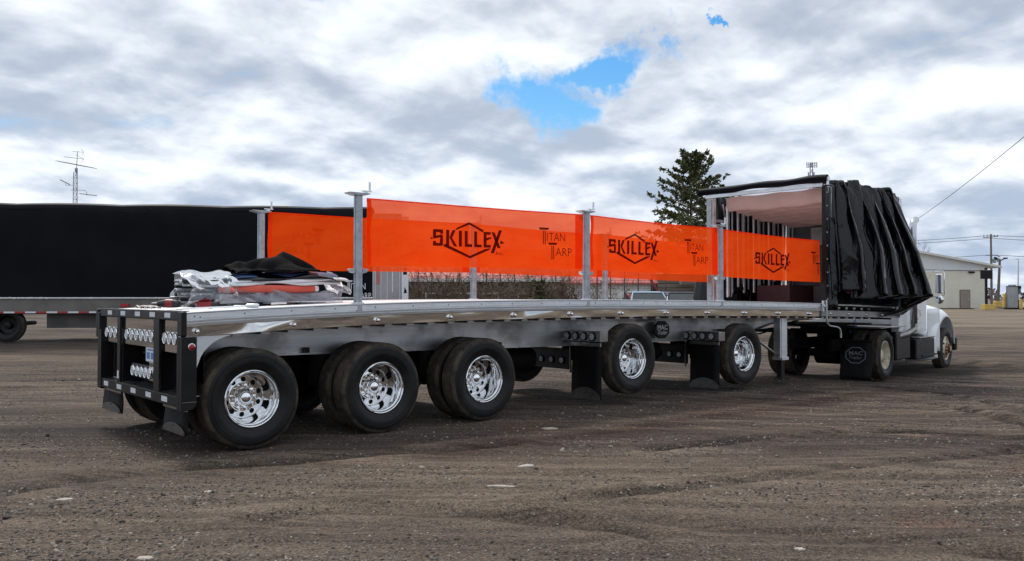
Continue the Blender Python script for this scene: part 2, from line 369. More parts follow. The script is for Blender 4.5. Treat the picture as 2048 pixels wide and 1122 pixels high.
def build_ground():
    xs = axis_pts(6, 18, 560, 1800, 55); ys = axis_pts(4, 16, 500, 1800, 55)
    X, Y = np.meshgrid(xs, ys); rh_, rw_ = rut(X, Y); Z = gh(X, Y) + rh_
    u_ = X * .76 - Y * .649; w_ = X * .649 + Y * .76
    wet_ = np.clip(rw_ * .9 + np.clip(2.6 * vnoise(u_ * .3, w_, 31, 2.4) + 1.6 * vnoise(u_ * .35, w_, 32, .7) - .42, 0, 1), 0, 1)
    wet_ *= np.clip(1.15 - (X - 18) / 40, .0, 1)
    nx, ny = len(xs), len(ys)
    v = np.stack([X.ravel(), Y.ravel(), Z.ravel()], 1)
    i = np.arange(nx * ny).reshape(ny, nx)
    f = np.stack([i[:-1, :-1].ravel(), i[:-1, 1:].ravel(), i[1:, 1:].ravel(), i[1:, :-1].ravel()], 1)
    me = bpy.data.meshes.new('ground'); me.vertices.add(len(v)); me.vertices.foreach_set('co', v.ravel())
    me.loops.add(f.size); me.loops.foreach_set('vertex_index', f.ravel()); me.polygons.add(len(f))
    me.polygons.foreach_set('loop_start', np.arange(0, f.size, 4)); me.polygons.foreach_set('loop_total', np.full(len(f), 4))
    me.update(); me.polygons.foreach_set('use_smooth', [True] * len(f))
    at_ = me.attributes.new('wet', 'FLOAT', 'POINT'); at_.data.foreach_set('value', wet_.ravel().astype(np.float32))
    o = bpy.data.objects.new('ground', me); COL.objects.link(o); o['kind'] = 'structure'
    m = bpy.data.materials.new('gravel_dirt'); m.use_nodes = True; t = NT(m.node_tree); b = t.n['Principled BSDF']
    p = t.node('ShaderNodeTexCoord').outputs['Object']
    rot = t.node('ShaderNodeVectorRotate', i_Vector=p, i_Axis=(0, 0, 1), i_Angle=R(40.5)).outputs[0]
    st = t.vmath('MULTIPLY', rot, (.22, 1, 1))
    big = t.noise(st, .32, 5, .6, .4); mid = t.noise(st, 1.5, 6, .65, .3); fine = t.noise(p, 16, 6, .7); grit = t.noise(p, 120, 3, .75)
    grit2 = t.noise(p, 52, 4, .75)
    wet = t.node('ShaderNodeAttribute', attribute_name='wet').outputs['Fac']
    trk_ = t.noise(t.vmath('MULTIPLY', rot, (.07, 1, 1)), 5.5, 6, .65, .3)
    rot2 = t.node('ShaderNodeVectorRotate', i_Vector=p, i_Axis=(0, 0, 1), i_Angle=R(66)).outputs[0]
    trk2 = t.noise(t.vmath('MULTIPLY', rot2, (.05, 1, 1)), 6.5, 6, .65, .25)
    rgt = t.ramp(t.node('ShaderNodeSeparateXYZ', i_0=p).outputs[0], 2.0, 7.0)
    c = t.mix(t.ramp(big, .34, .66), (.050, .037, .031), (.112, .085, .062))
    red = t.noise(p, .45, 4, .6)
    c = t.mix(t.math('MULTIPLY', t.ramp(red, .56, .72), .55), c, (.105, .060, .042))
    c = t.mix(t.math('MULTIPLY', t.ramp(mid, .52, .68), .6), c, (.145, .116, .088))
    g = t.math('ADD', t.math('MULTIPLY', t.ramp(grit2, .40, .62), .40), t.math('ADD', t.math('MULTIPLY', t.ramp(fine, .36, .64), .16), t.math('ADD', t.math('MULTIPLY', t.ramp(grit, .38, .62), .26), t.math('MULTIPLY', t.ramp(trk_, .36, .64), .26))))
    g = t.math('ADD', g, t.math('MULTIPLY', rgt, t.math('MULTIPLY', t.math('SUBTRACT', t.ramp(trk2, .38, .60), .55), .34)))
    g = t.math('POWER', t.math('MAXIMUM', g, 0.0), 1.45)
    c = t.vmath('SCALE', c, t.math('ADD', .14, t.math('MULTIPLY', g, 2.42)))  # random grit tone, plus small shadows between grains darkened into the colour
    c = t.mix(t.math('MULTIPLY', wet, .82), c, t.vmath('SCALE', c, .36))
    vor = t.node('ShaderNodeTexVoronoi', i_Vector=p, i_Scale=26.0); peb = t.ramp(vor.outputs['Distance'], .22, .12)
    sel = t.math('MULTIPLY', t.math('MULTIPLY', peb, t.math('GREATER_THAN', t.node('ShaderNodeSeparateColor', i_0=vor.outputs['Color']).outputs[0], .70)), t.ramp(mid, .44, .58))
    c = t.mix(t.math('MULTIPLY', sel, .75), c, (.27, .24, .205))
    # ground colour shifts to a lighter tan towards the far right
    sp = t.node('ShaderNodeSeparateXYZ', i_0=p)
    tan = t.math('MULTIPLY', t.ramp(t.math('ADD', sp.outputs[0], t.math('MULTIPLY', mid, 14)), 24, 52), .85)
    c = t.mix(tan, c, t.mix(t.ramp(t.noise(st, .5, 5, .6), .35, .65), (.125, .096, .068), (.255, .205, .15)))
    t.put(b.inputs['Base Color'], c); b.inputs['Roughness'].default_value = .93; b.inputs['Specular IOR Level'].default_value = .25
    hgt = t.math('ADD', t.math('MULTIPLY', fine, .30), t.math('ADD', t.math('MULTIPLY', grit2, .22), t.math('ADD', t.math('MULTIPLY', sel, .2), t.math('ADD', t.math('MULTIPLY', mid, 1.2), t.math('ADD', t.math('MULTIPLY', trk_, 1.5), t.math('MULTIPLY', rgt, t.math('MULTIPLY', trk2, 1.3)))))))
    bn = t.node('ShaderNodeBump', i_Strength=.9, i_Distance=.05, i_Height=hgt); t.l.new(bn.outputs[0], b.inputs['Normal'])
    me.materials.append(m); return o
build_ground()

def build_gravel():
    rs = np.random.RandomState(11); N = 70000
    ico = np.array([(0, 0, 1), (.9, 0, .3), (.28, .85, .3), (-.72, .53, .3), (-.72, -.53, .3), (.28, -.85, .3), (.72, .53, -.35), (-.28, .85, -.35), (-.9, 0, -.35), (-.28, -.85, -.35), (.72, -.53, -.35)])
    tri = np.array([(0, 1, 2), (0, 2, 3), (0, 3, 4), (0, 4, 5), (0, 5, 1), (1, 6, 2), (2, 6, 7), (2, 7, 3), (3, 7, 8), (3, 8, 4), (4, 8, 9), (4, 9, 5), (5, 9, 10), (5, 10, 1), (1, 10, 6)])
    k = int(N * 5)
    dep = 2.6 + 17 * rs.rand(k) ** 1.5; lat = (rs.rand(k) - .5) * 1.5 * dep + .5
    x = -3.706 + dep * .649 + lat * .76; y = -8.46 + dep * .76 - lat * .649
    u = x * .76 - y * .649; w = x * .649 + y * .76
    dens = vnoise(u * .25, w, 21, .6) + .7 * vnoise(x, y, 22, 1.7) + .5 * vnoise(u * .3, w, 23, .22)
    keep = (dens + .32 * rs.randn(k)) > -.02
    x = x[keep][:N]; y = y[keep][:N]; n = len(x)
    s = .004 + .010 * rs.rand(n) ** 2.4; s[rs.rand(n) < .02] *= 2.0
    a = rs.rand(n) * 6.28; sx = s * (.7 + .8 * rs.rand(n)); sy = s * (.7 + .5 * rs.rand(n)); sz = s * (.35 + .5 * rs.rand(n))
    P = ico[None] * (1 + .25 * rs.randn(n, 11, 1)); px = P[:, :, 0] * sx[:, None]; py = P[:, :, 1] * sy[:, None]; pz = P[:, :, 2] * sz[:, None]
    ca, sa = np.cos(a)[:, None], np.sin(a)[:, None]
    V = np.stack([x[:, None] + px * ca - py * sa, y[:, None] + px * sa + py * ca, gh(x, y)[:, None] + pz + sz[:, None] * .25], 2).reshape(-1, 3)
    Fc = (tri[None] + (np.arange(n) * 11)[:, None, None]).reshape(-1, 3)
    me = bpy.data.meshes.new('gravel'); me.vertices.add(len(V)); me.vertices.foreach_set('co', V.ravel())
    me.loops.add(Fc.size); me.loops.foreach_set('vertex_index', Fc.ravel()); me.polygons.add(len(Fc))
    me.polygons.foreach_set('loop_start', np.arange(0, Fc.size, 3)); me.polygons.foreach_set('loop_total', np.full(len(Fc), 3)); me.update()
    m = bpy.data.materials.new('gravel_stone'); m.use_nodes = True; t = NT(m.node_tree); b = t.n['Principled BSDF']
    rn = t.node('ShaderNodeNewGeometry').outputs['Random Per Island']
    c = t.mix(t.math('POWER', rn, 3.4), (.05, .041, .035), (.36, .325, .28)); t.put(b.inputs['Base Color'], c); b.inputs['Roughness'].default_value = .9
    me.materials.append(m); o = bpy.data.objects.new('gravel', me); COL.objects.link(o); o['kind'] = 'stuff'
build_gravel()

STONE = mat('pale_stone', (.44, .40, .34), .9, 0, .2, 20, .5, 60, dirt=((.16, .13, .1), .5, 14))
def flat_stone(x, y, l, w, ang, label, h=.018):
    m = M(); n = 13; rr = random.Random(int(x * 1000)); rim = []
    for k in range(n):
        a = 2 * math.pi * k / n; q = 1 + rr.uniform(-.32, .25); rim.append((l * math.cos(a) * q, w * math.sin(a) * q))
    z = float(gh(x, y)); ca, sa = math.cos(ang), math.sin(ang)
    T = lambda a, b, c: (x + a * ca - b * sa, y + a * sa + b * ca, z + c)
    vs = [T(a * 1.05, b * 1.05, -.03) for a, b in rim] + [T(a, b, h * .7 + rr.uniform(-.003, .003)) for a, b in rim] + [T(a * .6, b * .6, h + rr.uniform(-.003, .003)) for a, b in rim] + [T(0, 0, h)]
    fs = [(i, (i + 1) % n, n + (i + 1) % n, n + i) for i in range(n)] + [(n + i, n + (i + 1) % n, 2 * n + (i + 1) % n, 2 * n + i) for i in range(n)] + [(2 * n + i, 2 * n + (i + 1) % n, 3 * n) for i in range(n)]
    m.add(vs, fs); o = m.build('flat_stone', STONE, org=(x, y, z)); tag(o, label, 'stone', 'pale stones lying on the dirt yard')
VA = R(-40.5)
flat_stone(-2.02, -1.845 - 1.2, .05, .03, VA, 'small pale stone on dirt just ahead of the big pale slab, lower left of yard', .012)
flat_stone(-2.02 - .55, -1.845 - 2.2 + 1.0, .085, .06, VA, 'largest pale flat stone in the dirt at lower left of the yard')
flat_stone(1.519, -2.549, .075, .05, VA + .1, 'pale flat stone in mid yard, below the gap between third and fourth wheels')
flat_stone(.847, -3.008, .11, .02, VA - .15, 'long thin pale sliver of stone lying flat in the middle of the yard', .012)
flat_stone(3.324, -.935, .09, .06, VA, 'pale flat stone nearest the trailer, just right of the third wheel')
flat_stone(1.141, -5.561, .035, .028, VA, 'pale stone closest to the viewer, near the bottom edge right of centre', .012)
flat_stone(-2.037, -1.161, .06, .035, VA, 'pale stone at far left of the yard, left of two in a loose row', .012)
flat_stone(-1.071, -1.584, .045, .03, VA, 'pale stone at right end of a loose row in the left yard', .012)

# ------------------------------------------------------------------ the flatbed trailer
TW = 2.72
ZT = [(-.75, 1.437), (1.2, 1.501), (2.9, 1.548), (4.9, 1.559), (8.0, 1.516), (11.28, 1.475), (14.5, 1.378)]
_x = np.linspace(-.75, 14.5, 60); _z = np.polyval(np.polyfit([a for a, b in ZT], [b for a, b in ZT], 4), _x)
def zt(x): return float(np.interp(x, _x, _z))
trailer = thing('flatbed_trailer', 'long silver flatbed trailer with black rear bumper and polished wheels on dirt yard', 'trailer')
def sweep(name, prof, x0, x1, material, smooth=False, n=40, parent=trailer, caps=True):
    """prof [(y, dz below deck top)] swept along the cambered deck"""
    m = M(); k = len(prof); xs = [x0 + (x1 - x0) * i / n for i in range(n + 1)]
    m.v = [(x, y, zt(x) + dz) for x in xs for y, dz in prof]
    m.f = [(i * k + j, i * k + (j + 1) % k, (i + 1) * k + (j + 1) % k, (i + 1) * k + j) for i in range(n) for j in range(k)]
    if caps: m.f += [tuple(range(k)), tuple(range(n * k + k - 1, n * k - 1, -1))]
    m.mi = [0] * len(m.f)
    return m.build(name, material, parent, smooth)
def mir(prof): return [(TW - y, z) for y, z in prof][::-1]
rail = [(-.006, -.004), (.0, 0), (.10, 0), (.10, -.15), (.006, -.15), (-.006, -.145), (-.010, -.122), (.024, -.117), (.024, -.108), (-.004, -.104), (-.006, -.090), (.026, -.086), (.026, -.076), (.010, -.072), (.010, -.020), (.014, -.016), (-.006, -.012)]
sweep('side_rail', rail, -.70, 11.30, ALU); sweep('side_rail', mir(rail), -.70, 11.30, ALU)
# aluminium floor planks run lengthwise, joints recessed
npl = 16; pw = (TW - .2) / npl
for k in range(npl):
    y0 = .1 + k * pw + .003; y1 = .1 + (k + 1) * pw - .003
    sweep('floor_plank', [(y0, -.03), (y1, -.03), (y1, -.006), (y1 - .004, -.002), (y0 + .004, -.002), (y0, -.006)], -.68, 14.45, ALU_DECK, n=24)
def skirt_tilt(x):
    g = lambda c, w: math.exp(-((x - c) / w) ** 2)
    return R(2.8 * g(.05, .24) + 1.9 * g(3.85, .22) + .9 * g(4.75, .12) + 1.0 * g(5.7, .12) + .18 * math.sin(3.1 * x + 1) + .12 * math.sin(7.7 * x) - .75)
m = M(); xs = np.linspace(-.70, 11.25, 200)
for x in xs:
    q = skirt_tilt(x) * .098; m.v += [(x, .020, zt(x) - .152), (x, .020 - q * .5 - .0015 * math.sin(5 * x), zt(x) - .200), (x, .020 - q, zt(x) - .250), (x, .030, zt(x) - .251), (x, .030, zt(x) - .152)]
m.f = [(i * 5 + j, i * 5 + (j + 1) % 5, i * 5 + 5 + (j + 1) % 5, i * 5 + 5 + j) for i in range(199) for j in range(5)]; m.mi = [0] * len(m.f)
m.build('polished_skirt', STEEL_POL, trailer, 30)
sweep('polished_skirt', mir([(.02, -.152), (.03, -.152), (.03, -.25), (.02, -.25)]), -.70, 11.25, STEEL_POL)
FRAIL = mat('front_rail_grey', (.30, .31, .32), .4, .6, .15, 3, rvar=.15)
for x in (11.6, 12.3, 13.0, 13.7, 14.3): M().lathe([(.03, .02), (.026, .004), (.012, -.006), (.0005, -.008)], 12, (x, 0, zt(x) - .19)).build('skirt_lamp', CHROME, trailer, True)
sweep('front_rail', [(.02, -.13), (.10, -.13), (.10, -.245), (.02, -.245)], 11.28, 14.42, FRAIL, n=12)
sweep('front_rail', mir([(.02, -.13), (.10, -.13), (.10, -.245), (.02, -.245)]), 11.28, 14.42, ALU, n=12)
sweep('subframe', [(.12, -.04), (TW - .12, -.04), (TW - .12, -.06), (.12, -.06)], -.6, 14.4, BLACK_M, n=20)
# cross members below the floor; their ends show under the skirt
proto = None
for k in range(46):
    x = -.45 + k * .305
    if proto is None:
        m = M(); m.box(-.05, .05, .09, TW - .09, -.285, -.257); m.box(-.007, .007, .09, TW - .09, -.257, -.09); m.box(-.05, .05, .09, TW - .09, -.09, -.062)
        proto = m.build('crossmember', STAIN, trailer, local=True); o = proto
    else: o = proto.copy(); COL.objects.link(o)
    o.location = (x, 0, zt(x))
# main beams: tall web with flanges, tapering up into the gooseneck
BL = [(-.5, .925), (2.8, .886), (5.2, .852), (8.3, .836), (9.4, .842), (10.0, .90), (10.6, 1.03), (11.2, 1.12), (14.2, 1.12)]
def beam(yc):
    m = M(); xs = np.linspace(-.5, 12.2, 70)
    lo = [lerp_tab(x, BL) for x in xs]; hi = [zt(x) - .287 for x in xs]
    for y0, y1, f0, f1 in ((yc - .008, yc + .008, lambda a, b: a + .018, lambda a, b: b - .012), (yc - .085, yc + .085, lambda a, b: a, lambda a, b: a + .018), (yc - .085, yc + .085, lambda a, b: b - .012, lambda a, b: b)):
        vs = []
        for i, x in enumerate(xs):
            a, b = f0(lo[i], hi[i]), f1(lo[i], hi[i]); vs += [(x, y0, a), (x, y1, a), (x, y1, b), (x, y0, b)]
        fs = [(i * 4 + j, i * 4 + (j + 1) % 4, i * 4 + 4 + (j + 1) % 4, i * 4 + 4 + j) for i in range(len(xs) - 1) for j in range(4)] + [(0, 1, 2, 3), (len(vs) - 1, len(vs) - 2, len(vs) - 3, len(vs) - 4)]
        m.add(vs, fs)
    return m.build('main_beam', ALU_BEAM, trailer)
beam(.82); beam(TW - .82)
for x in (.95, 3.9, 6.6):       # little brackets on the lower flange
    m = M(); z = lerp_tab(x, BL); m.box(x, x + .05, .72, .80, z + .02, z + .085); m.build('bracket', BLACK_P, trailer, bev=.004)
# bolts along rail and skirt
pb = None
for i, x in enumerate(np.arange(-.6, 11.2, 1.04)):
    if pb is None:
        m = M(); m.cyl((0, .022, 0), (0, .008, 0), .037, .037, 14); m.lathe([(.026, .008), (.025, -.012), (.018, -.026), (.006, -.031), (.0005, -.032)], 14)
        pb = m.build('skirt_lamp', CHROME, trailer, True, local=True); o = pb
    else: o = pb.copy(); COL.objects.link(o)
    o.location = (x, 0, zt(x) - .20)
pb = None
for x in list(np.arange(-.62, 11.2, .52)) + [-.56]:
    if pb is None:
        m = M(); m.lathe([(.0105, .018), (.010, .010), (.006, .006), (.0004, .005)], 10); pb = m.build('rail_bolt', STAIN, trailer, True, local=True); o = pb
    else: o = pb.copy(); COL.objects.link(o)
    o.location = (x, 0, zt(x) - .048 - (.012 if x == -.56 else 0))
# polished corner gusset between bumper end plate and beam, arched over the tyre
m = M(); arc = [(-.60, 1.19), (-.15, 1.20)] + [(-.15 - .42 * math.sin(a) * 1.0, 1.20 - .36 * (1 - math.cos(a)) - .0) for a in np.linspace(.15, 1.35, 8)] + [(-.60, .80)]
m.prism(arc, lambda a, b, t: (a, t, b), .06, .066); m.build('corner_gusset', ALU, trailer)

# ---- rear bumper
bp = trailer
RX = -.75
def rb(name, material, x0, x1, y0, y1, z0, z1, bev=.006, parent=bp):
    m = M(); m.box(x0, x1, y0, y1, z0, z1); return m.build(name, material, parent, bev=bev)
rb('top_bar', BLACK_P, RX, RX + .10, .05, 2.82, 1.352, 1.446)
rb('lower_bar', BLACK_P, RX, RX + .012, .10, 2.82, .49, .598)
rb('lower_shelf', STAIN, RX + .014, RX + .26, .10, 2.82, .578, .594)
for y0, y1 in ((2.02, 2.13), (.66, .84)):
    rb('upright', BLACK_P, RX + .002, RX + .034, y0, y1, .60, 1.35); rb('upright_web', BLACK_P, RX + .05, RX + .26, (y0 + y1) / 2 - .02, (y0 + y1) / 2 + .02, .60, 1.04)
rb('corner_post', BLACK_P, RX - .01, RX + .03, .03, .10, .47, 1.19); rb('corner_post', BLACK_P, RX - .01, RX + .06, 2.83, 2.90, .47, 1.40)
rb('corner_block', BLACK_P, RX - .01, RX + .045, -.035, .10, 1.195, 1.44, .012); rb('corner_block', BLACK_P, RX - .01, RX + .05, 2.905, 2.985, 1.09, 1.44, .012)
m = M(); m.prism([(-.76, 1.19), (-.61, 1.19), (-.61, .52), (-.63, .49), (-.665, .47), (-.76, .465)], lambda a, b, t: (a, t, b), -.045, .028); m.build('end_plate', BLACK_P, bp, bev=.006)
m = M(); m.prism([(-.76, 1.19), (-.61, 1.19), (-.61, .52), (-.63, .49), (-.665, .47), (-.76, .465)], lambda a, b, t: (a, t, b), 2.75, 2.825); m.build('end_plate', BLACK_P, bp, bev=.006)
m = M(); m.box(-.757, -.612, -.048, -.0455, .548, .553); m.build('plate_seam', STAIN, bp)
for y0, y1, z0, z1, mm in ((2.135, 2.82, 1.045, 1.35, STEEL_POL), (.845, 2.015, 1.045, 1.35, STEEL_POL), (.11, .655, 1.02, 1.35, STEEL_POL), (.845, 1.12, .68, .88, STEEL_POL)):
    rb('lamp_panel', mm, RX + (.035 if z0 > .9 else .050), RX + (.045 if z0 > .9 else .058), y0, y1, z0, z1, .004)
rb('bay_panel', BLACK_P, RX + .15, RX + .16, 2.14, 2.82, .60, 1.04); rb('bay_panel', BLACK_P, RX + .15, RX + .16, .11, .655, .60, 1.015)
rb('back_wall', BLACK_P, RX + .26, RX + .27, .10, 2.82, .60, 1.35)
for y in (2.42, 1.90, 1.37, .87, .40): rb('reflector', REFW, RX - .003, RX - .0005, y - .085, y + .085, 1.375, 1.425, 0)
for y in (2.55, 2.03, 1.50, .98, .475): rb('reflector', REFW, RX - .003, RX - .0005, y - .085, y + .085, .518, .572, 0)
rb('reflector', REFW, RX - .003, RX + .001, 2.045, 2.105, .64, .73, 0)
def round_lamp(parent, name='lamp', mat_lens=None, r=.062, local=True):
    """lamp facing -X at the origin with chrome bezel"""
    m = M(); n = 18
    prof = [(r, .0), (r * 1.02, -.018), (r * .96, -.026), (r * .86, -.022), (r * .84, -.012)]
    m.v = [(x, rr * math.cos(2 * math.pi * k / n), rr * math.sin(2 * math.pi * k / n)) for rr, x in prof for k in range(n)]
    m.f = [(i * n + k, i * n + (k + 1) % n, (i + 1) * n + (k + 1) % n, (i + 1) * n + k) for i in range(len(prof) - 1) for k in range(n)]; m.mi = [0] * len(m.f)
    o = m.build(name, CHROME, parent, True, local=True)
    m = M(); m.v = [(-.012 - .012 * (1 - q * q), r * .85 * q * math.cos(2 * math.pi * k / n), r * .85 * q * math.sin(2 * math.pi * k / n)) for q in (1, .75, .5, .25) for k in range(n)] + [(-.026, 0, 0)]
    m.f = [(i * n + k, i * n + (k + 1) % n, (i + 1) * n + (k + 1) % n, (i + 1) * n + k) for i in range(3) for k in range(n)] + [(3 * n + k, 3 * n + (k + 1) % n, 4 * n) for k in range(n)]; m.mi = [0] * len(m.f)
    m.cur = 1
    for ring, cnt in ((.62, 8), (.3, 4)):
        for k in range(cnt):
            a = 2 * math.pi * k / cnt; cy, cz = r * ring * math.cos(a), r * ring * math.sin(a); m.cyl((-.015, cy, cz), (-.028, cy, cz), r * .15, r * .12, 6)
    m.build('lens', [mat_lens or LAMPW, LEDDOT], o, True, local=True)
    return o
LEDDOT = mat('led_reflector', (.90, .93, .97), .12, .6, .05, 20)
lamp0 = None
def add_lamp(x, y, z, parent=bp, s=1.0):
    global lamp0
    if lamp0 is None: lamp0 = round_lamp(bp, 'lamp'); o = lamp0
    else: o = copy_tree(lamp0, parent)
    o.location = (x, y, z); o.scale = (1, s, s); return o
for y in (2.60, 2.42, 2.25, 1.81, 1.63, 1.455, 1.28, 1.115, .95, .53, .385, .235): add_lamp(RX + .035, y, 1.165)
for y in (1.62, 1.47, 1.33, 1.19, 1.05): add_lamp(RX + .048, y, .765)
rb('lamp_panel', BLACK_P, RX + .05, RX + .058, 1.13, 1.72, .69, .84, .004)
pl = rb('licence_plate', mat('plate_white', (.70, .76, .84), .45, 0, .05, 20), RX + .05, RX + .055, .93, 1.235, .885, 1.042, .003)
m = M()
for y0, y1 in ((.965, 1.06), (1.105, 1.20)):
    m.box(RX + .0475, RX + .0495, y0, y1, .915, .985)
m.box(RX + .0475, RX + .0495, .99, 1.18, 1.005, 1.02); m.build('plate_print', mat('plate_blue', (.10, .22, .52), .5, 0, .3, 60), pl)
m = M(); m.lathe([(.036, .0), (.036, -.012), (.03, -.016)], 18, (-.667, -.046, 1.093)); o = m.build('lamp_ring', CHROME, bp, True)
m = M(); m.lathe([(.030, -.008), (.026, -.018), (.015, -.024), (.0005, -.026)], 18, (-.667, -.046, 1.093)); m.build('side_lamp', REDL, o, True)
# mud flaps below the bumper with stainless weights
FWGT = mat('scuffed_weight', (.17, .165, .16), .3, .8, .3, 9, .05, 60, rvar=.2, dirt=((.07, .06, .05), .5, 9))
def mudflap(x, y0, y1, z0, z1, steel=True, parent=trailer, lean=0.0, logo=False):
    m = M(); m.grid(lambda u, v: (x + lean * v + .012 * math.sin(v * 3 + u * 2), y0 + (y1 - y0) * u, z1 + (z0 - z1) * v), 4, 6)
    o = m.build('mudflap', FLAP, parent, True, solid=.012)
    m = M(); m.box(x - .02, x + .012, y0 - .005, y1 + .005, z1 - .02, z1 + .05); m.build('flap_hanger', STAIN, o, bev=.003)
    if steel:
        h = (z1 - z0); w = y1 - y0; xx = x + lean - .020
        m = M(); hh = min(.17, .40 * h); m.prism([(y0, z0), (y1, z0)] + [(y1 - w * k / 12, z0 + hh * (.30 + .70 * math.sin(math.pi * k / 12) ** .6)) for k in range(13)], lambda a, b, t: (t + .02 * (b - z0), a, b), xx - .003, xx)
        for yy, zz in ((y0 + .06 * w, z0 + .06 * h), (y1 - .06 * w, z0 + .06 * h), (.5 * (y0 + y1), z0 + .8 * min(.17, .40 * h))): m.cyl((xx - .009, yy, zz), (xx - .002, yy, zz), .011, .011, 8)
        m.build('flap_weight', FWGT, o)
    return o
mudflap(-.70, -.02, .60, .22, .475); mudflap(-.70, 2.08, 2.82, .22, .475)

# ---- wheels
def wheel_rim_mesh():
    m = M(); n = 60
    m.lathe([(.296, .060), (.302, .045), (.300, .034), (.292, .029), (.284, .036), (.280, .055), (.272, .066), (.264, .070), (.258, .09), (.252, .190), (.247, .240), (.240, .275), (.230, .296), (.222, .301)], n)
    m.lathe([(.130, .301), (.128, .298), (.150, .287)], n)
    # disc with ten round hand holes
    r0, r1, rc, rh, K = .150, .222, .186, .0285, 10
    for k in range(K):
        a0 = 2 * math.pi * k / K; da = 2 * math.pi / K; outer = []; inner = []
        seq = [(r1, -.5), (r1, -.25), (r1, 0), (r1, .25), (r1, .5), ((r0 + r1) / 2, .5), (r0, .5), (r0, .25), (r0, 0), (r0, -.25), (r0, -.5), ((r0 + r1) / 2, -.5)]
        for r, q in seq: outer.append((r * math.cos(a0 + q * da), .301 - .014 * (r1 - r) / (r1 - r0), r * math.sin(a0 + q * da)))
        ctr = (rc * math.cos(a0), rc * math.sin(a0)); nn = len(seq)
        for r, q in seq:
            x, z = r * math.cos(a0 + q * da) - ctr[0], r * math.sin(a0 + q * da) - ctr[1]; L = math.hypot(x, z); ix, iz = ctr[0] + x / L * rh, ctr[1] + z / L * rh; inner.append((ix, .301 - .014 * (r1 - math.hypot(ix, iz)) / (r1 - r0), iz))
        edge_ = [(x, y + .0015, z) for x, y, z in inner]; back = [(x, .320, z) for x, y, z in inner]
        m.add(outer + inner, [(i, (i + 1) % nn, nn + (i + 1) % nn, nn + i) for i in range(nn)]); m.add(edge_ + back, [(i, (i + 1) % nn, nn + (i + 1) % nn, nn + i) for i in range(nn)])
    return m
def hub_mesh():
    m = M(); n = 40
    m.lathe([(.152, .233), (.154, .222), (.148, .216), (.100, .214), (.098, .20), (.094, .196), (.090, .19), (.088, .172), (.080, .166), (.077, .155), (.071, .140), (.058, .126), (.040, .117), (.020, .113), (.0005, .112)], n)
    for k in range(10):
        a = 2 * math.pi * (k + .5) / 10; x, z = .1265 * math.cos(a), .1265 * math.sin(a)
        m.cyl((x, .217, z), (x, .172, z), .0215, .0195, 12); m.cyl((x, .172, z), (x, .166, z), .0195, .0135, 12)
    m.v = [(x, y + .055, z) for x, y, z in m.v]; return m
def tyre_mesh(ribs=True):
    m = M(); n = 72; Wd = .285
    side = [(.285, .06), (.297, .046), (.315, .030), (.345, .014), (.375, .005), (.378, .0035), (.405, .001), (.44, .003), (.443, .0085), (.449, .0075), (.465, .011), (.482, .018)]
    m.lathe(side, n)
    m.lathe([(r, Wd - y) for r, y in side][::-1], n)
    m.cur = 1
    tr = [(.482, .018), (.488, .022), (.489, .0235), (.500, .028), (.513, .036), (.521, .046)]
    y = .046; gw = .011; rib = (Wd - .092 - 4 * gw) / 5
    for k in range(5):
        tr.append((.5245, y + .006)); tr.append((.5245, y + rib - .004)); y += rib
        if k < 4:
            tr += [(.521, y), (.509, y + .002), (.509, y + gw - .002), (.521, y + gw)]; y += gw
    tr += [(.521, Wd - .046), (.513, Wd - .036), (.500, Wd - .028), (.482, Wd - .018)]
    m.lathe(tr, n)
    return m
HOLEY = M().lathe([(.236, .318), (.0005, .318)], 24)
def make_wheel(parent):
    w = wheel_rim_mesh().build('wheel', RIM, parent, 35, local=True)
    t = tyre_mesh().build('tyre', [SIDEW, TREAD], w, 30, local=True)
    hub_mesh().build('hub', CHROME, w, 35, local=True)
    HOLEY.build('hub_back', HOLE, w, local=True)
    return w, t
AX = [(0, .525), (1.565, .533), (3.09, .538), (5.92, .665), (8.78, .612)]
w0, tyre0 = make_wheel(trailer)
for i, (x, z) in enumerate(AX):
    a = w0 if i == 0 else copy_tree(w0, trailer)
    a.location = (x, .0, z); a.rotation_euler = (0, rnd.uniform(0, 6) if i else .35, 0)
    b = copy_tree(w0, trailer); b.location = (x, TW, z); b.rotation_euler = (0, rnd.uniform(0, 6), math.pi)
    if i < 3:
        for yy in (.345, TW - .345 - .285):
            t2 = tyre0.copy(); COL.objects.link(t2); t2.parent = trailer; t2.name = 'inner_tyre'; t2.location = (x, yy, z)
    m = M(); m.cyl((x, .26, z), (x, TW - .26, z), .065, n=14); m.cyl((x, .5, z), (x, .62, z), .2, .2, 24)
    m.cyl((x, TW - .62, z), (x, TW - .5, z), .2, .2, 24)
    m.build('axle', BLACK_M, trailer, True)
    for yy in (.82, TW - .82):       # hanger, trailing arm, air bag
        m = M(); zb = lerp_tab(x, BL); m.hexa([(x + .45, yy - .07, zb - .33), (x + .62, yy - .07, zb - .33), (x + .62, yy + .07, zb - .33), (x + .45, yy + .07, zb - .33), (x + .38, yy - .07, zb), (x + .70, yy - .07, zb), (x + .70, yy + .07, zb), (x + .38, yy + .07, zb)])
        m.hexa([(x - .42, yy - .05, z - .10), (x + .58, yy - .05, zb - .30), (x + .58, yy + .05, zb - .30), (x - .42, yy + .05, z - .10), (x - .42, yy - .05, z + .02), (x + .58, yy - .05, zb - .18), (x + .58, yy + .05, zb - .18), (x - .42, yy + .05, z + .02)])
        m.cyl((x - .38, yy, z), (x - .38, yy, zb), .13, .12, 16)
        m.cyl((x + .1, yy + (.28 if yy < 1.3 else -.28), z + .02), (x + .32, yy + (.28 if yy < 1.3 else -.28), z + .06), .085, .085, 14)
        m.build('suspension', BLACK_M, trailer, bev=0)
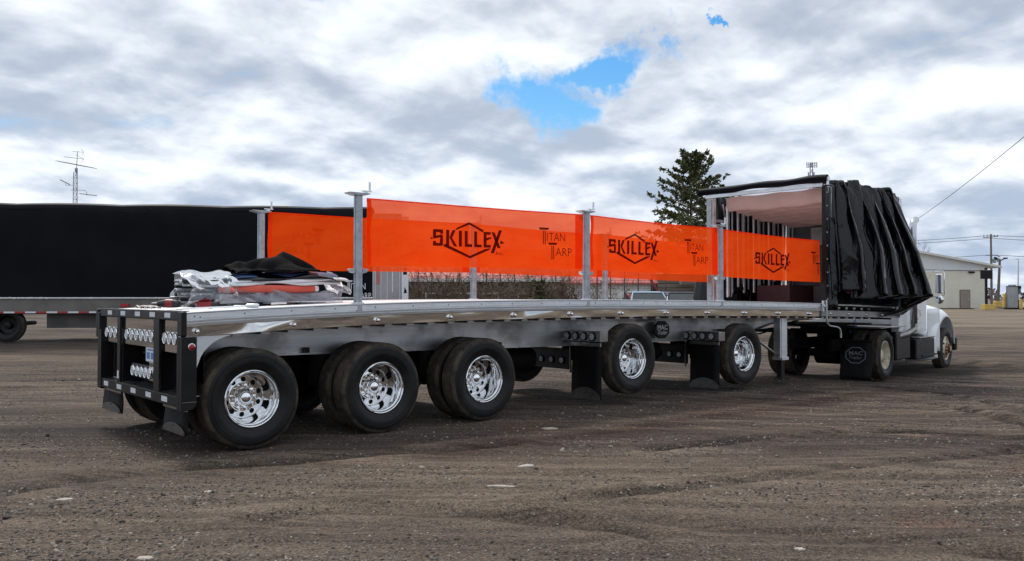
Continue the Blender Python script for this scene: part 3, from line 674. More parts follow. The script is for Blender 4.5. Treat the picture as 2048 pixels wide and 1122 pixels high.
# centre ballast / air tanks and cross panels that close the view under the bed
M().cyl((1.0, 1.36, .72), (2.4, 1.36, .72), .15, n=20).build('air_tank', BLACK_M, trailer, True); M().cyl((3.6, 1.2, .66), (4.9, 1.2, .66), .16, n=20).build('air_tank', BLACK_M, trailer, True)
m = M(); m.cyl((6.5, 1.2, .66), (7.8, 1.2, .66), .16, n=20); m.build('air_tank', BLACK_M, trailer, True)

work0 = copy_tree(lamp0, trailer); work0.name = 'work_lamp'; work0.data = work0.data.copy(); work0.data.materials[0] = BLACK_P
wl_ = work0.children[0]; wl_.data = wl_.data.copy(); wl_.data.materials[0] = mat('work_lamp_lens', (.42, .44, .46), .3, .1, .2, 60); wl_.data.materials[1] = mat('work_lamp_led', (.60, .62, .65), .3, .1, .1, 30)
wfirst = [True]
def work_lamp(x, y, z, s):
    o = work0 if wfirst[0] else copy_tree(work0, trailer); wfirst[0] = False
    o.location = (x, y, z); o.scale = (1, s, s)
# ---- lamp boxes, flaps and cross lamp panels at the two lift axles
def lift_flap(x, zl, ztop):
    o = mudflap(x, .10, .69, zl, ztop, True, trailer)
    m = M(); m.box(x - .07, x + .10, .05, .83, ztop + .055, ztop + .205); b = m.build('lamp_box', STAIN, trailer, bev=.005)
    m = M(); m.box(x - .06, x + .09, .06, .82, ztop + .04, ztop + .053); m.build('lamp_box_base', BLACK_P, b)
    for y in (.72, .545, .375, .20):
        work_lamp(x - .072, y, ztop + .13, 1.0)
lift_flap(5.30, .09, .88); lift_flap(8.15, .055, .80)
for x, y0, y1, ys, z0, z1, zl in ((5.42, .86, 2.02, (1.976, 1.74, 1.5, 1.27, 1.038), .48, .80, .614), (8.22, .80, 2.0, (1.66, 1.44, 1.2, .985), .43, .77, .583)):
    m = M(); m.box(x, x + .012, y0, y1, z0, z1); m.build('cross_panel', BLACK_P, trailer, bev=.004)
    for y in ys:
        work_lamp(x, y, zl, .9)
    m = M(); m.box(x - .01, x + .02, .845, .86, z0 - .05, z1 + .05); m.build('panel_edge', STAIN, trailer)
# ---- octagon badge on the beam
def octa(cy, cz, r, sx=1.0): return [(cy + sx * r * math.cos(R(22.5 + 45 * k)) / math.cos(R(22.5)), cz + r * math.sin(R(22.5 + 45 * k)) / math.cos(R(22.5))) for k in range(8)]
m = M(); m.prism(octa(7.37, 1.045, .145, 1.25), lambda a, b, t: (a, t, b), .66, .70); bd = m.build('badge_plate', BLACK_P, trailer, bev=.004)
m = M(); put_text(m, 'MAC', 7.24, 7.50, 1.045, 1.125, lambda a, b: (a, .6585, b), .02); put_text(m, 'Trailer', 7.255, 7.495, .965, 1.035, lambda a, b: (a, .6585, b), 0, .35)
m.build('badge_lettering', WHITE_L, bd)
m = M(); m.box(7.30, 7.32, .70, .815, 1.0, 1.02); m.box(7.42, 7.44, .70, .815, 1.0, 1.02); m.build('badge_stud', BLACK_P, bd)
m = M(); m.tube([(6.96, .8, 1.215), (6.97, .68, 1.20), (7.0, .65, 1.195), (7.2, .65, 1.195), (7.23, .68, 1.20), (7.24, .8, 1.215)], .014, 8); m.build('grab_handle', ALU, trailer, True)
# ---- landing gear
for yy in (.42, TW - .42):
    m = M(); m.box(10.42, 10.60, yy - .09, yy + .09, .44, 1.24); lg = m.build('landing_leg', ALU, trailer, bev=.012)
    m = M(); m.box(10.385, 10.418, yy - .075, yy - .035, .44, 1.2); m.box(10.40, 10.62, yy - .105, yy + .105, .41, .47); m.build('leg_collar', ALU, lg, bev=.004)
    m = M(); m.box(10.45, 10.57, yy - .05, yy + .05, .09, .42); m.build('inner_leg', BLACK_P, lg, bev=.006)
    m = M(); m.hexa([(10.37, yy - .13, .045), (10.69, yy - .13, .045), (10.69, yy + .13, .045), (10.37, yy + .13, .045), (10.46, yy - .06, .09), (10.60, yy - .06, .09), (10.60, yy + .06, .09), (10.46, yy + .06, .09)]); m.build('leg_foot', STAIN, lg, bev=.004)
    m = M(); m.tube([(9.45, yy + .2, 1.06), (10.40, yy, .50)], .024, 8); m.build('leg_brace', STAIN, lg, True)
m = M(); m.cyl((10.51, .5, .95), (10.51, TW - .5, .95), .03, n=10); m.build('leg_cross_shaft', BLACK_P, trailer, True)
# ---- crank handle hanging at the front of the rail
m = M(); m.tube([(11.34, -.05, 1.53), (11.34, -.05, 1.18), (11.37, -.05, 1.09), (11.46, -.05, 1.04), (11.74, -.05, 1.01), (11.82, -.05, .98), (11.86, -.05, .93), (11.87, -.05, .80)], .017, 10); m.build('crank_handle', ALU, trailer, True)
m = M(); m.box(11.255, 11.315, -.03, .0, 1.31, 1.52); m.cyl((11.285, -.03, 1.42), (11.285, -.055, 1.42), .03, n=14); m.build('crank_bracket', ALU, trailer, bev=.006)
# kingpin plate and gooseneck belly
m = M(); m.box(12.0, 14.2, .5, TW - .5, 1.0, 1.03); m.build('kingpin_plate', BLACK_M, trailer)
m = M(); m.tube([(9.0, .75, 1.0), (10.2, .7, .96), (10.8, .7, 1.0), (11.6, .75, 1.12)], .02, 6); m.tube([(9.0, .7, .92), (10.2, .66, .90), (11.0, .7, 1.02), (11.7, .75, 1.13)], .015, 6); m.build('air_hose', BLACK_P, trailer, True)
# ------------------------------------------------------------------ side posts and orange banners
WHICH = ['rear', 'middle', 'front']
PX = [1.255, 4.955, 8.12]
def make_post(side, label):
    """post standing in the side rail; side -1 near, +1 far; local origin at its foot"""
    o = thing('side_post', label, 'post', group='aluminium posts along the flatbed sides')
    m = M(); w, d = .042, .052
    m.prism([(-w, -d * .5), (-w * .6, -d), (w * .6, -d), (w, -d * .5), (w, d * .5), (w * .6, d), (-w * .6, d), (-w, d * .5)], lambda a, b, t: (a, b, t), -.1, 1.245)
    m.box(-w - .006, -w - .0005, -.012, .012, .0, 1.24); m.box(w + .0005, w + .006, -.012, .012, .0, 1.24)
    m.build('pole', GALV, o, 30, local=True)
    m = M(); m.prism([(-.145, 1.262), (-.14, 1.252), (-.055, 1.232), (.055, 1.232), (.12, 1.250), (.12, 1.262)], lambda a, b, t: (a, t, b), -.07, .07); m.build('top_plate', GALV, o, bev=.003, local=True)
    m = M(); m.cyl((.10, 0, 1.262), (.10, 0, 1.285), .025, n=10); m.box(.05, .17, -.018, .018, 1.285, 1.297); m.build('ratchet', ALU, o, bev=.002, local=True)
    m = M(); m.tube([(.15, 0, 1.297), (.15, 0, 1.40)], .013, 8); m.build('handle', ALU, o, True, local=True)
    for q in (-1, 1): m = M(); m.prism([(q * .045, .395), (q * .12, .395), (q * .125, .385), (q * .10, .355), (q * .06, .345), (q * .045, .35)], lambda a, b, t: (a, t, b), -.03, .03); m.build('lower_bracket', GALV, o, bev=.003, local=True)
    m = M(); m.box(-.052, .052, -.058, .058, -.004, .012); m.build('foot_collar', ALU, o, bev=.003, local=True)
    return o
LBL = {(-1, 0): 'tall aluminium post on near rail at the free rear end of the orange banners', (-1, 1): 'aluminium post on near rail between the first and second orange banners', (-1, 2): 'aluminium post on near rail between second and third orange banners, before the black tarp enclosure',
       (1, 0): 'aluminium post on far rail behind the bundle, at the rear end of the far banners', (1, 1): 'aluminium post on far rail whose foot shows below the first near banner', (1, 2): 'aluminium post on far rail whose foot shows below the second near banner'}
p0 = None
for side, y in ((-1, .055), (1, TW - .055)):
    for i, x in enumerate(PX):
        o = make_post(side, LBL[side, i]) if p0 is None else copy_tree(p0); p0 = p0 or o
        o.location = (x, y, zt(x)); o['label'] = LBL[side, i]
        if side > 0 and i == 0: pass
SKX = lambda zx: (zx - 555) / 683; SKZ = lambda zz: (315 - zz) / 865
SK = [  # heavy block letters as polygons in drawing units
 [(178, 215), (272, 215), (272, 262), (242, 262), (242, 246), (202, 246), (202, 283), (262, 268), (272, 290), (272, 385), (262, 395), (172, 395), (172, 345), (202, 345), (202, 365), (242, 365), (242, 305), (178, 322), (170, 310), (170, 225)],
 [(305, 215), (337, 215), (337, 395), (305, 395)], [(340, 300), (372, 215), (406, 215), (368, 305), (424, 395), (388, 395)],
 [(442, 215), (475, 215), (475, 395), (442, 395)], [(507, 215), (539, 215), (539, 364), (590, 364), (590, 395), (507, 395)], [(612, 215), (644, 215), (644, 364), (695, 364), (695, 395), (612, 395)],
 [(717, 215), (800, 215), (794, 245), (749, 245), (749, 288), (800, 268), (806, 284), (749, 318), (749, 364), (800, 364), (795, 395), (717, 395)],
 [(805, 215), (840, 215), (908, 395), (872, 395)], [(890, 188), (926, 188), (832, 455), (796, 455)],
 [(140, 318), (165, 304), (165, 330)], [(905, 308), (958, 335), (905, 352)],
 [(405, 202), (425, 184), (557, 118), (557, 144), (412, 212)], [(557, 118), (712, 196), (716, 226), (557, 144)],
 [(280, 380), (300, 372), (565, 492), (565, 520), (278, 398)], [(565, 492), (730, 412), (800, 400), (780, 420), (565, 520)]]
def banner_print(x0, fn, o, skx, ttx, PRINT=PRINT):
    m = M()
    for poly in SK: m.flat([(skx + SKX(a), SKZ(b)) for a, b in poly], fn)
    put_text(m, 'Inc.', skx + SKX(850), skx + SKX(940), SKZ(472), SKZ(438), fn, 0, .25)
    m.build('logo_print', PRINT, o); m = M()
    X = lambda zx: ttx + (zx - 1550) / 640; Zq = lambda zz: (345 - zz) / 865 + .0
    def quad(a0, a1, b0, b1, cut=0):
        if min(X(a0), X(a1)) > x0[1] - .01: return
        m.flat([(X(a0), Zq(b0)), (min(X(a1), x0[1] - .005), Zq(b0)), (min(X(a1 - cut), x0[1] - .005), Zq(b1)), (X(a0 + cut), Zq(b1))], fn)
    quad(1350, 1472, 160, 186, 14); quad(1399, 1408, 196, 362); quad(1420, 1429, 196, 362)
    quad(1455, 1568, 338, 364, 14); quad(1497, 1506, 374, 535); quad(1518, 1527, 374, 535)
    for word, w0, w1, b0, b1 in (('ITAN', 1448, 1664, 314, 218), ('ARP', 1546, 1744, 494, 398)):
        if X(w1) < x0[1]: put_text(m, word, X(w0), X(w1), Zq(b0), Zq(b1), fn, -.012)
        else:
            letters = {'ITAN': [('I', 1448, 1457), ('T', 1475, 1528), ('A', 1533, 1592)], 'ARP': [('A', 1546, 1605)]}[word]
            for ch, c0, c1 in letters:
                if X(c1) < x0[1]: put_text(m, ch, X(c0), X(c1), Zq(b0), Zq(b1), fn, -.012)
    return m.build('lettering', PRINT, o)
BN = [((1.365, 4.885), 2.844, 4.35), ((5.035, 8.06), 5.97, 7.49), ((8.20, 11.30), 9.68, 11.28)]
BL_N = ['orange banner on near side nearest the viewer, leftmost of the three near ones', 'middle orange banner of the near side, between two aluminium posts', 'orange banner on near side running into the black tarp enclosure at the front']
BL_F = ['orange banner on far side with faint mirrored lettering, behind the black cloth on the bundle', 'orange banner on far side showing faintly through the middle of the near banners', 'orange banner on far side ending inside the black tarp enclosure']
def make_banner(i, side):
    (x0, x1), skx, ttx = BN[i]; y = .05 if side < 0 else TW - .05
    sd_ = 5 * i + (9 if side > 0 else 0)
    def zc(x): return zt(x) + ((.814 if i < 2 else .797) if side < 0 else .842)
    HH = (.388 if i < 2 else .395) if side < 0 else .402
    def surf(x, dz, off=0.0):
        k = (x - x0) / (x1 - x0); e = math.exp(-((x - x0) / .35) ** 2)
        w = .010 * math.sin(2.1 * x + sd_) * math.sin(3.2 * dz + 1.1) + .012 * math.sin(11 * dz - 5 * (x - x0) + 2) * e + .004 * math.sin(7 * x + 3 * dz + sd_)
        sag = .018 * math.sin(math.pi * k) * (1 if dz > 0 else .6)
        return (x, y + side * off + w, zc(x) + dz - sag)
    lbl = (BL_N if side < 0 else BL_F)[i]
    o = M().grid(lambda u, v: surf(x0 + (x1 - x0) * u, HH - 2 * HH * v), 70, 20).build('orange_banner', BANNER, org=(x0, y, zc(x0)), smooth=True)
    tag(o, lbl, 'banner', 'orange banners along the flatbed sides')
    z0 = .004
    for a, b in ((x0 - .01, x0 + .05), (x1 - .16, x1 - .02)) if i < 2 else ((x0 - .01, x0 + .05),):
        M().grid(lambda u, v: surf(a + (b - a) * u, HH - .01 - (2 * HH - .02) * v, .006), 3, 20).build('sewn_pocket', BANNER, o, True)
    M().tube([surf(x0 + (x1 - x0) * k / 30, HH) for k in range(31)], .008, 6).build('top_cord', BANNER, o, True)
    if side < 0: banner_print((x0, x1), lambda a, b: surf(a, b - .035, .008), o, skx, ttx)
    else:  # printed on the outer face, read from the other side
        cx = x0 + x1
        banner_print((x0, x1), lambda a, b: surf(cx - a, b, .008), o, skx, min(ttx, x1 - .55), PRINT_F)
    return o
for i in range(3):
    make_banner(i, -1); make_banner(i, 1)

# ------------------------------------------------------------------ gathered tarp enclosure at the front of the bed
enc = thing('tarp_enclosure', 'black gathered tarp enclosure with open rear frame at the front of the flatbed', 'tarp cover', (11.35, 1.36, 1.47))
ZB = zt(11.4)
def eb(name, material, x0, x1, y0, y1, z0, z1, bev=.004): return M().box(x0, x1, y0, y1, z0, z1).build(name, material, enc, bev=bev)
eb('rear_post', BLACK_P, 11.33, 11.44, -.045, .03, 1.36, 3.70)
m = M()
for k in range(9): m.cyl((11.385, -.046, 1.55 + k * .255), (11.385, -.054, 1.55 + k * .255), .012, n=8)
m.build('post_stud', WHITE_L, enc)
eb('rear_post', mat('dusty_pink_aluminium', (.60, .52, .50), .5, .4, .2, 5), 11.33, 11.42, TW - .20, TW - .02, ZB, 3.70); eb('post_channel', GALV, 11.30, 11.328, TW - .16, TW - .06, ZB, 3.66)
eb('far_flap', BLACK_V, 11.36, 11.40, TW - .015, TW + .01, 1.5, 3.70)
eb('header_rail', ALU, 11.31, 11.36, .03, TW, 3.70, 3.775)
m = M(); nn = 30
m.tube([(11.30 - .012 * math.sin(k * .45), -.11 + (TW + .22) * k / nn, 3.84 + .008 * math.sin(k * .5) + .015 * math.sin(k / nn * 3.1)) for k in range(nn + 1)], [.078 + .006 * math.sin(k * .63) - .012 * math.sin(k / nn * 3.14) for k in range(nn + 1)], 14); m.build('rolled_flap', BLACK_T, enc, 60)
m = M(); m.cyl((11.30, -.115, 3.835), (11.30, -.14, 3.835), .045, n=14); m.box(11.26, 11.33, -.13, -.11, 3.72, 3.80); m.build('roll_end', ALU, enc, bev=.003)
eb('side_plate', ALU, 11.45, 11.70, -.04, .02, 3.12, 3.71, .006); eb('side_plate_rib', ALU, 11.535, 11.55, -.048, -.041, 3.12, 3.71, 0)
for z0, z1 in ((3.20, 3.26),): eb('frame_strut', ALU, 11.42, 11.95, TW - .15, TW - .11, z0, z1)
m = M(); m.tube([(11.44, TW - .13, 3.18), (11.60, TW - .13, 2.6)], .015, 6); m.tube([(11.75, TW - .13, 3.6), (12.05, TW - .13, 2.6), (12.05, TW - .13, 1.6)], .02, 6); m.build('link_arm', ALU, enc, True)
# bows: inverted-U tubes gathered at the front
for k in range(9):
    x = 11.80 + k * .30 + (.08 if k % 2 else 0); zl = ZB + (.08 if k in (0, 5) else rnd.uniform(.15, .5))
    m = M(); m.tube([(x, TW - .22, zl), (x, TW - .22, 3.52), (x, TW - .27, 3.63), (x, TW - .4, 3.68), (x, .4, 3.68), (x, .27, 3.63), (x, .22, 3.52), (x, .22, zl)], .030 if k else .045, 8); b = m.build('bow', ALU, enc, True)
    m = M(); m.tube([(x + .11, TW - .26, zl + .12), (x + .11, TW - .26, 3.5)], .017, 6); m.build('bow_slat', ALU, b, True)
    for yy in (TW - .22,):
        m = M(); m.box(x - .06, x + .06, yy - .07, yy + .05, zl - .02, zl + .04); m.cyl((x, yy - .07, zl), (x, yy - .11, zl), .05, n=12); m.build('roller', BLACK_P, b)
# white roof liner, tinted for orange banner bounce, hanging in pleats between the bows
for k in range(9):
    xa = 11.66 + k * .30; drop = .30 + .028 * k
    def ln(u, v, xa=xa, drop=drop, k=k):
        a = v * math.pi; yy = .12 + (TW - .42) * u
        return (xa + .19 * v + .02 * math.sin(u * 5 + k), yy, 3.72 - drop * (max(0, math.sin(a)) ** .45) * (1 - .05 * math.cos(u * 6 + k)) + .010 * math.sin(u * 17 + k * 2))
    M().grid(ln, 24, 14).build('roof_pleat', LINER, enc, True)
# front bulkhead with a see-through mesh panel, far curtain
BULK = mat('bulkhead_grey', (.16, .165, .17), .5, .4, .2, 2, dirt=((.05, .05, .05), .4, 3))
eb('bulkhead', BULK, 14.44, 14.50, .02, TW - .02, zt(14.4), 3.74)
eb('bulkhead_edge', ALU, 14.40, 14.52, -.03, .018, 1.15, 3.70)
for yy in (.55, 1.15, 1.9): eb('bulkhead_stake', STAIN, 14.39, 14.438, yy - .035, yy + .035, zt(14.4), 3.7)
eb('mesh_panel', mat('brown_mesh', (.20, .15, .10), .9, 0, .5, 26), 14.41, 14.436, .62, 1.1, 1.75, 2.35)
eb('load_box', mat('dark_grey_box', (.05, .045, .048), .7, 0, .2, 4), 13.3, 14.3, .25, 1.35, zt(14), zt(14) + .42); eb('winch_box', mat('dark_maroon', (.06, .018, .02), .6, 0, .2, 4), 12.6, 13.6, 1.5, 2.3, zt(13), zt(13) + .42)
eb('equipment_case', mat('pale_grey_case', (.38, .37, .36), .5, 0, .2, 3), 13.9, 14.35, 1.2, 1.75, 2.75, 3.15)
def far(u, v): return (11.42 + 3.1 * u, TW - .03 + .06 * math.sin(u * 46) + .35 * v * u * 0 + .18 * v * v * (.4 + u), 3.76 + (1.30 - 3.76) * v)
M().grid(far, 90, 14).build('far_curtain', BLACK_V, enc, True)
# the near curtain: gathered at the top, flaring out at the hem, with deep unequal pleats
CR = []
_r = random.Random(21)
for _k in range(46):
    CR.append((_r.uniform(.08, .97), _r.uniform(.0, .95), _r.uniform(-.10, .16), _r.uniform(.10, .34), _r.uniform(.005, .012), _r.uniform(-.030, .034)))
for _k in range(26): CR.append((_r.uniform(.08, .93), _r.uniform(-.02, .10), _r.uniform(-.25, .30), _r.uniform(.05, .14), _r.uniform(.005, .010), _r.uniform(-.035, .045)))
def creases(u, v):
    s_ = 0
    for cu, cv, sl, ln_, wd, hg in CR:
        dv = (v - cv) / ln_
        if abs(dv) < 1:
            du = (u - cu - sl * (v - cv)) / wd
            if abs(du) < 4: s_ += hg * (1 - dv * dv) ** 2 / (1 + du * du * 1.2)
    return s_
NF = 7; FD_ = [.25, .7, 1.0, 1.15, .85, 1.05, .9, .6]; UP = [(0, 0), (.09, 1), (.21, 2), (.40, 3), (.55, 4), (.73, 5), (.87, 6), (1, 7)]
def near(u, v):
    # v -0.12..0 over the roof edge, 0..1 down the side; u along the bed
    s = max(0.0, v); live = min(1, 9 * u) * (1 if u < .90 else max(0, (1 - u) / .10))
    ph = lerp_tab(u, UP) + .06 * math.sin(5 * u + 2) + .10 * math.sin(4.0 * v + 8 * u) * (1 - .6 * s)
    i = int(min(NF, max(0, ph))); th = 2 * math.pi * ph
    amp = FD_[i] * (1 - (ph - i)) + FD_[min(NF, i + 1)] * (ph - i)
    bulge = (.5 - .5 * math.cos(th)) ** .66
    grow = .10 + .38 * min(1, s * 1.7) ** .8 + .05 * s
    wr = .022 * math.sin(u * 95 + 5 * v) * math.exp(-s * 5) + .016 * math.sin(u * 40 + 10 * v + 3 * math.sin(6 * v)) * (1 - .6 * s)
    kink = 0
    flare = s ** 1.2 * (.0 + .42 * u)
    y = -.02 - flare - live * (amp * bulge * grow + wr + kink + creases(u, v))
    x = 11.50 + 2.80 * u + s ** 1.4 * (.16 * math.sin(math.pi * u) * (u - .25) + .25 * u * u) - live * .105 * amp * math.sin(2 * th) * min(1, .3 + s * 2) + .05 * live * math.sin(th) * s
    zb = 1.60 + .05 * math.cos(th + 2.6) * live + .17 * math.exp(-((u - .10) / .05) ** 2) - .10 * max(0, u - .9)
    hump = live * (.02 + .115 * (.5 - .5 * math.cos(th * 2 + 1)) * amp + .03 * math.sin(u * 80))
    if v >= 0: z = 3.74 + hump * (1 - s) ** 3 + (zb - 3.74) * s
    else:
        k = -v / .12; z = 3.74 + hump * math.cos(k * 1.1) + .03 * math.sin(k * 1.57); y = -.02 + .55 * k - live * (amp * bulge * .10 + wr) * (1 - k)
    return (x, y, z)
NU, NV = 380, 90
M().grid(lambda u, v: near(u, -.12 + 1.12 * v), NU, NV).build('near_curtain', TARPG, enc, True, solid=.006)
M().tube([tuple(np.array(near(k / 120, 1.0)) + np.array((0, -.006, .004))) for k in range(121)], .013, 6).build('curtain_hem', BLACK_V, enc, True)
# skirt of the flared front corner, falling back to the bed
M().grid(lambda u, v: tuple(np.array(near(.86 + .14 * u, 1.0)) * (1 - v) + np.array((13.55 + .95 * u, -.02, 1.18 + .02 * u)) * v + np.array((0, 0, -.03 * math.sin(math.pi * v)))), 20, 8).build('curtain_skirt', TARPG, enc, True, solid=.005)
M().grid(lambda u, v: tuple(np.array(near(1.0, v)) * (1 - u) + np.array((14.46, -.01, 3.72 + (1.18 - 3.72) * v)) * u), 6, 20).build('curtain_end', TARPG, enc, True, solid=.005)
M().grid(lambda u, v: (11.44 + .36 * u, -.022 - .02 * math.sin(u * 9) - .015 * math.sin(v * 7 + u * 6), 3.70 + (1.34 - 3.70) * v), 14, 20).build('edge_curtain', TARPG, enc, True, solid=.005)
M().prism([(0.075 * math.cos(a), .10 * math.sin(a)) for a in np.linspace(0, 2 * math.pi, 20)[:-1]], lambda a, b, t: (11.86 + a, -.22 + t - a * .3, 1.75 + b), -.004, .004).build('red_patch', mat('dark_red_patch', (.10, .012, .016), .5, 0, .1), enc)
def inner(u, v): return (11.8 + 2.6 * u, .10 + .05 * math.sin(u * 40), 3.7 + (1.45 - 3.7) * v)
M().grid(inner, 60, 6).build('inner_dark_sheet', BLACK_T, enc, True)  # added black sheet that keeps the inside of the tarp dark
m = M(); m.box(14.05, 14.12, -.005, .018, zt(14.1) - .20, zt(14.1) - .17); m.build('clearance_lamp', AMBER, enc, bev=.004)

# ------------------------------------------------------------------ bundle and small things on the bed
bun = thing('wrapped_bundle', 'clear plastic wrapped bundle of tarp poles and folded vinyl on rear of the bed', 'bundle', (.5, 1.0, zt(.5)))
BY = 1.05
def bz(x): return zt(x)
m = M(); m.hexa([(-.05, .80, bz(.2) + .03), (1.36, .80, bz(1.3) + .03), (1.36, 1.35, bz(1.3) + .03), (-.05, 1.35, bz(.2) + .03), (-.05, .82, bz(.2) + .14), (1.38, .82, bz(1.3) + .125), (1.38, 1.33, bz(1.3) + .125), (-.05, 1.33, bz(.2) + .14)]); m.build('carton', mat('grey_carton', (.42, .41, .42), .7, 0, .12, 6, .2, 20), bun, bev=.012)
m = M()
for x0 in (.28, .98): m.box(x0, x0 + .26, .78, 1.3, bz(.6) + .0, bz(.6) + .032)
m.build('dunnage', BLACK_M, bun)
m = M(); m.tube([(-.05, .86, bz(.2) + .195), (.5, .77, bz(.5) + .19), (1.08, .80, bz(1) + .175)], .044, 12); m.build('red_pole', mat('red_orange_pole', (.62, .085, .05), .35, 0, .1, 5), bun, True)
m = M(); m.tube([(1.08, .80, bz(1) + .175), (1.13, .805, bz(1) + .174)], .047, 12); m.build('pole_cap', ALU, bun, True)
MET = mat('oily_pipe', (.45, .45, .46), .3, .9, .25, 9, rvar=.2)
rr = random.Random(5)
for k in range(26):
    yy = 1.0 + rr.uniform(-.20, .22); zz = bz(-.2) + .05 + rr.uniform(.02, .26); x0 = -.40 + rr.uniform(-.06, .08); r = rr.choice([.012, .016, .02, .024])
    m = M(); m.tube([(x0, yy, zz), (.35, yy * .9 + .1, zz * .98 + .03)], r, 8, caps=False); m.tube([(x0 + .002, yy, zz), (x0 + .2, yy * .93 + .07, zz)], r * .7, 8); m.build('pole', MET if k % 3 else BLACK_P, bun, True)
def fold(name, material, x0, x1, y0, y1, z0, amp, seed, thick=.012, droop=0.0, nx=40):
    def fn(u, v):
        x = x0 + (x1 - x0) * u; y = y0 + (y1 - y0) * v
        z = bz(x) + z0 + amp * (math.sin(u * 7 + seed) * .5 + math.sin(u * 15 + v * 5 + seed * 2) * .3 + math.sin(v * 6 + u * 3 + seed) * .35)
        z -= droop * max(0, (.25 - v) / .25) ** 1.5 * (1 + .35 * math.sin(u * 9 + seed)); z -= .07 * max(0, u - .82) / .18 * droop * 6
        return (x, y - .02 * math.sin(u * 11 + seed), z)
    return M().grid(fn, nx, 16).build(name, material, bun, True, solid=thick)
NAVY = mat('navy_vinyl', (.030, .060, .15), .22, 0, .25, 3, .1, 9)
CLOTH_W = mat('white_folded_vinyl', (.70, .72, .74), .4, 0, .08, 4, .1, 20)
fold('folded_vinyl', CLOTH_W, .05, 1.42, .77, 1.35, .285, .016, 1, .016, .045)
fold('folded_vinyl', CLOTH_W, .12, 1.55, .78, 1.35, .315, .014, 3, .014, .045)
fold('folded_vinyl', BLACK_V, .0, 1.44, .80, 1.36, .345, .014, 4, .012, .05)
fold('folded_vinyl', NAVY, -.12, 1.45, .84, 1.36, .372, .016, 2, .014, .07)
def wrap(u, v, amp=1.0):
    a = 2 * math.pi * v; x = -.43 + .58 * u
    n1 = math.sin(a * 3 + u * 6) * .5 + math.sin(a * 7 - u * 11) * .3 + math.sin(a * 13 + u * 17) * .22
    ry = .30 + .02 * n1 - .05 * u; rz = .195 + .016 * n1 + (.03 * math.sin(u * 9) * max(0, math.sin(a))) + .03 * math.exp(-((u - .55) / .2) ** 2) * max(0, math.sin(a))
    return (x + .05 * math.sin(a * 2 + 1) * (1 - u) + .03 * n1 * (1 - u), 1.02 + ry * math.cos(a), max(bz(0) + .004, bz(0) + .19 + rz * math.sin(a)))
M().grid(wrap, 30, 60).build('plastic_wrap', PLASTIC, bun, True)
M().grid(lambda u, v: (.12 + 1.34 * u, .765 + .03 * math.sin(u * 13) - .02 * math.sin(v * 7 + u * 20), bz(.7) + .01 + (.15 + .03 * math.sin(u * 8)) * v), 40, 10).build('plastic_sheet', PLASTIC, bun, True)
M().grid(lambda u, v: (1.40 + .20 * u + .03 * math.sin(v * 9), .80 + .5 * v, bz(1.4) + .13 + .15 * (1 - u) + .03 * math.sin(u * 9 + v * 12)), 12, 14).build('plastic_tail', PLASTIC, bun, True)
# black cloth thrown on top
def cloth(u, v):
    x = .16 + 1.06 * u; y = .86 + .50 * v
    pk = (u / .68) ** 1.25 if u < .68 else max(0, (1 - u) / .32) ** .8
    ridge = (.05 + .20 * pk) * math.exp(-((v - .45 - .1 * u) / .30) ** 2) + .035 * math.exp(-((u - .10) / .10) ** 2) * math.exp(-((v - .5) / .3) ** 2)
    q1 = abs(math.sin(4.2 * u + 6 * v + 1.5 * math.sin(5 * v))) - .6; q2 = abs(math.sin(11 * u - 10 * v + 3 * math.sin(4 * u))) - .6
    w = .05 * q1 * (.3 + ridge * 3) + .030 * q2 * (.4 + ridge * 2)
    edge = .02 if 0 < u < 1 and 0 < v < 1 else 0
    return (x + .05 * math.sin(v * 7 + 1) * v, y + .05 * math.sin(u * 9 + 2 * v), bz(x) + .385 + max(-.01, ridge + w) + edge * .3)
o = M().grid(cloth, 90, 44).build('black_cloth', BLACK_C, org=(.65, 1.1, bz(.6) + .4), smooth=True, solid=.008); tag(o, 'crumpled black cloth thrown over the top of the plastic wrapped bundle', 'cloth')
# cordless impact tool lying on the bed
TOOLR = mat('tool_red', (.28, .018, .022), .4, 0, .15, 20); TOOLB = mat('tool_black', (.022, .02, .02), .5, 0, .2, 20, .2, 80)
tl = thing('cordless_tool', 'red and black cordless power tool lying at the rear edge of the bed', 'power tool', (-.40, .95, zt(-.4)))
z = zt(-.4)
m = M(); m.tube([(-.62, 1.10, z + .06), (-.56, 1.05, z + .062), (-.47, .98, z + .06), (-.44, .955, z + .055)], [.03, .046, .044, .034], 14); m.build('motor_body', TOOLB, tl, 50)
m = M(); m.tube([(-.67, 1.14, z + .06), (-.61, 1.09, z + .06)], [.016, .024], 10); m.build('nose', STAIN, tl, True)
m = M(); m.tube([(-.55, 1.045, z + .064), (-.49, .997, z + .062)], [.049, .0475], 14); m.build('red_shell', TOOLR, tl, True)
m = M(); m.tube([(-.455, .965, z + .05), (-.36, .90, z + .045), (-.30, .86, z + .047)], [.024, .022, .028], 12); m.build('grip', TOOLB, tl, True)
m = M(); m.hexa([(-.31, .80, z + .006), (-.17, .72, z + .006), (-.13, .80, z + .006), (-.26, .88, z + .006), (-.31, .80, z + .075), (-.18, .725, z + .085), (-.14, .80, z + .085), (-.26, .88, z + .075)]); m.build('battery', TOOLR, tl, bev=.012)
m = M(); m.hexa([(-.18, .72, z + .004), (-.12, .69, z + .004), (-.08, .76, z + .004), (-.13, .80, z + .004), (-.18, .72, z + .07), (-.12, .69, z + .06), (-.08, .76, z + .06), (-.13, .80, z + .07)]); m.build('battery_end', TOOLB, tl, bev=.01)
bar = thing('pry_bar', 'silver steel bar with thick handle lying along the near edge of the bed', 'bar', (-.1, .25, zt(0)))
m = M(); m.tube([(-.56, .52, zt(-.5) + .014), (.02, .27, zt(0) + .016)], .011, 8); m.build('shaft', CHROME, bar, True)
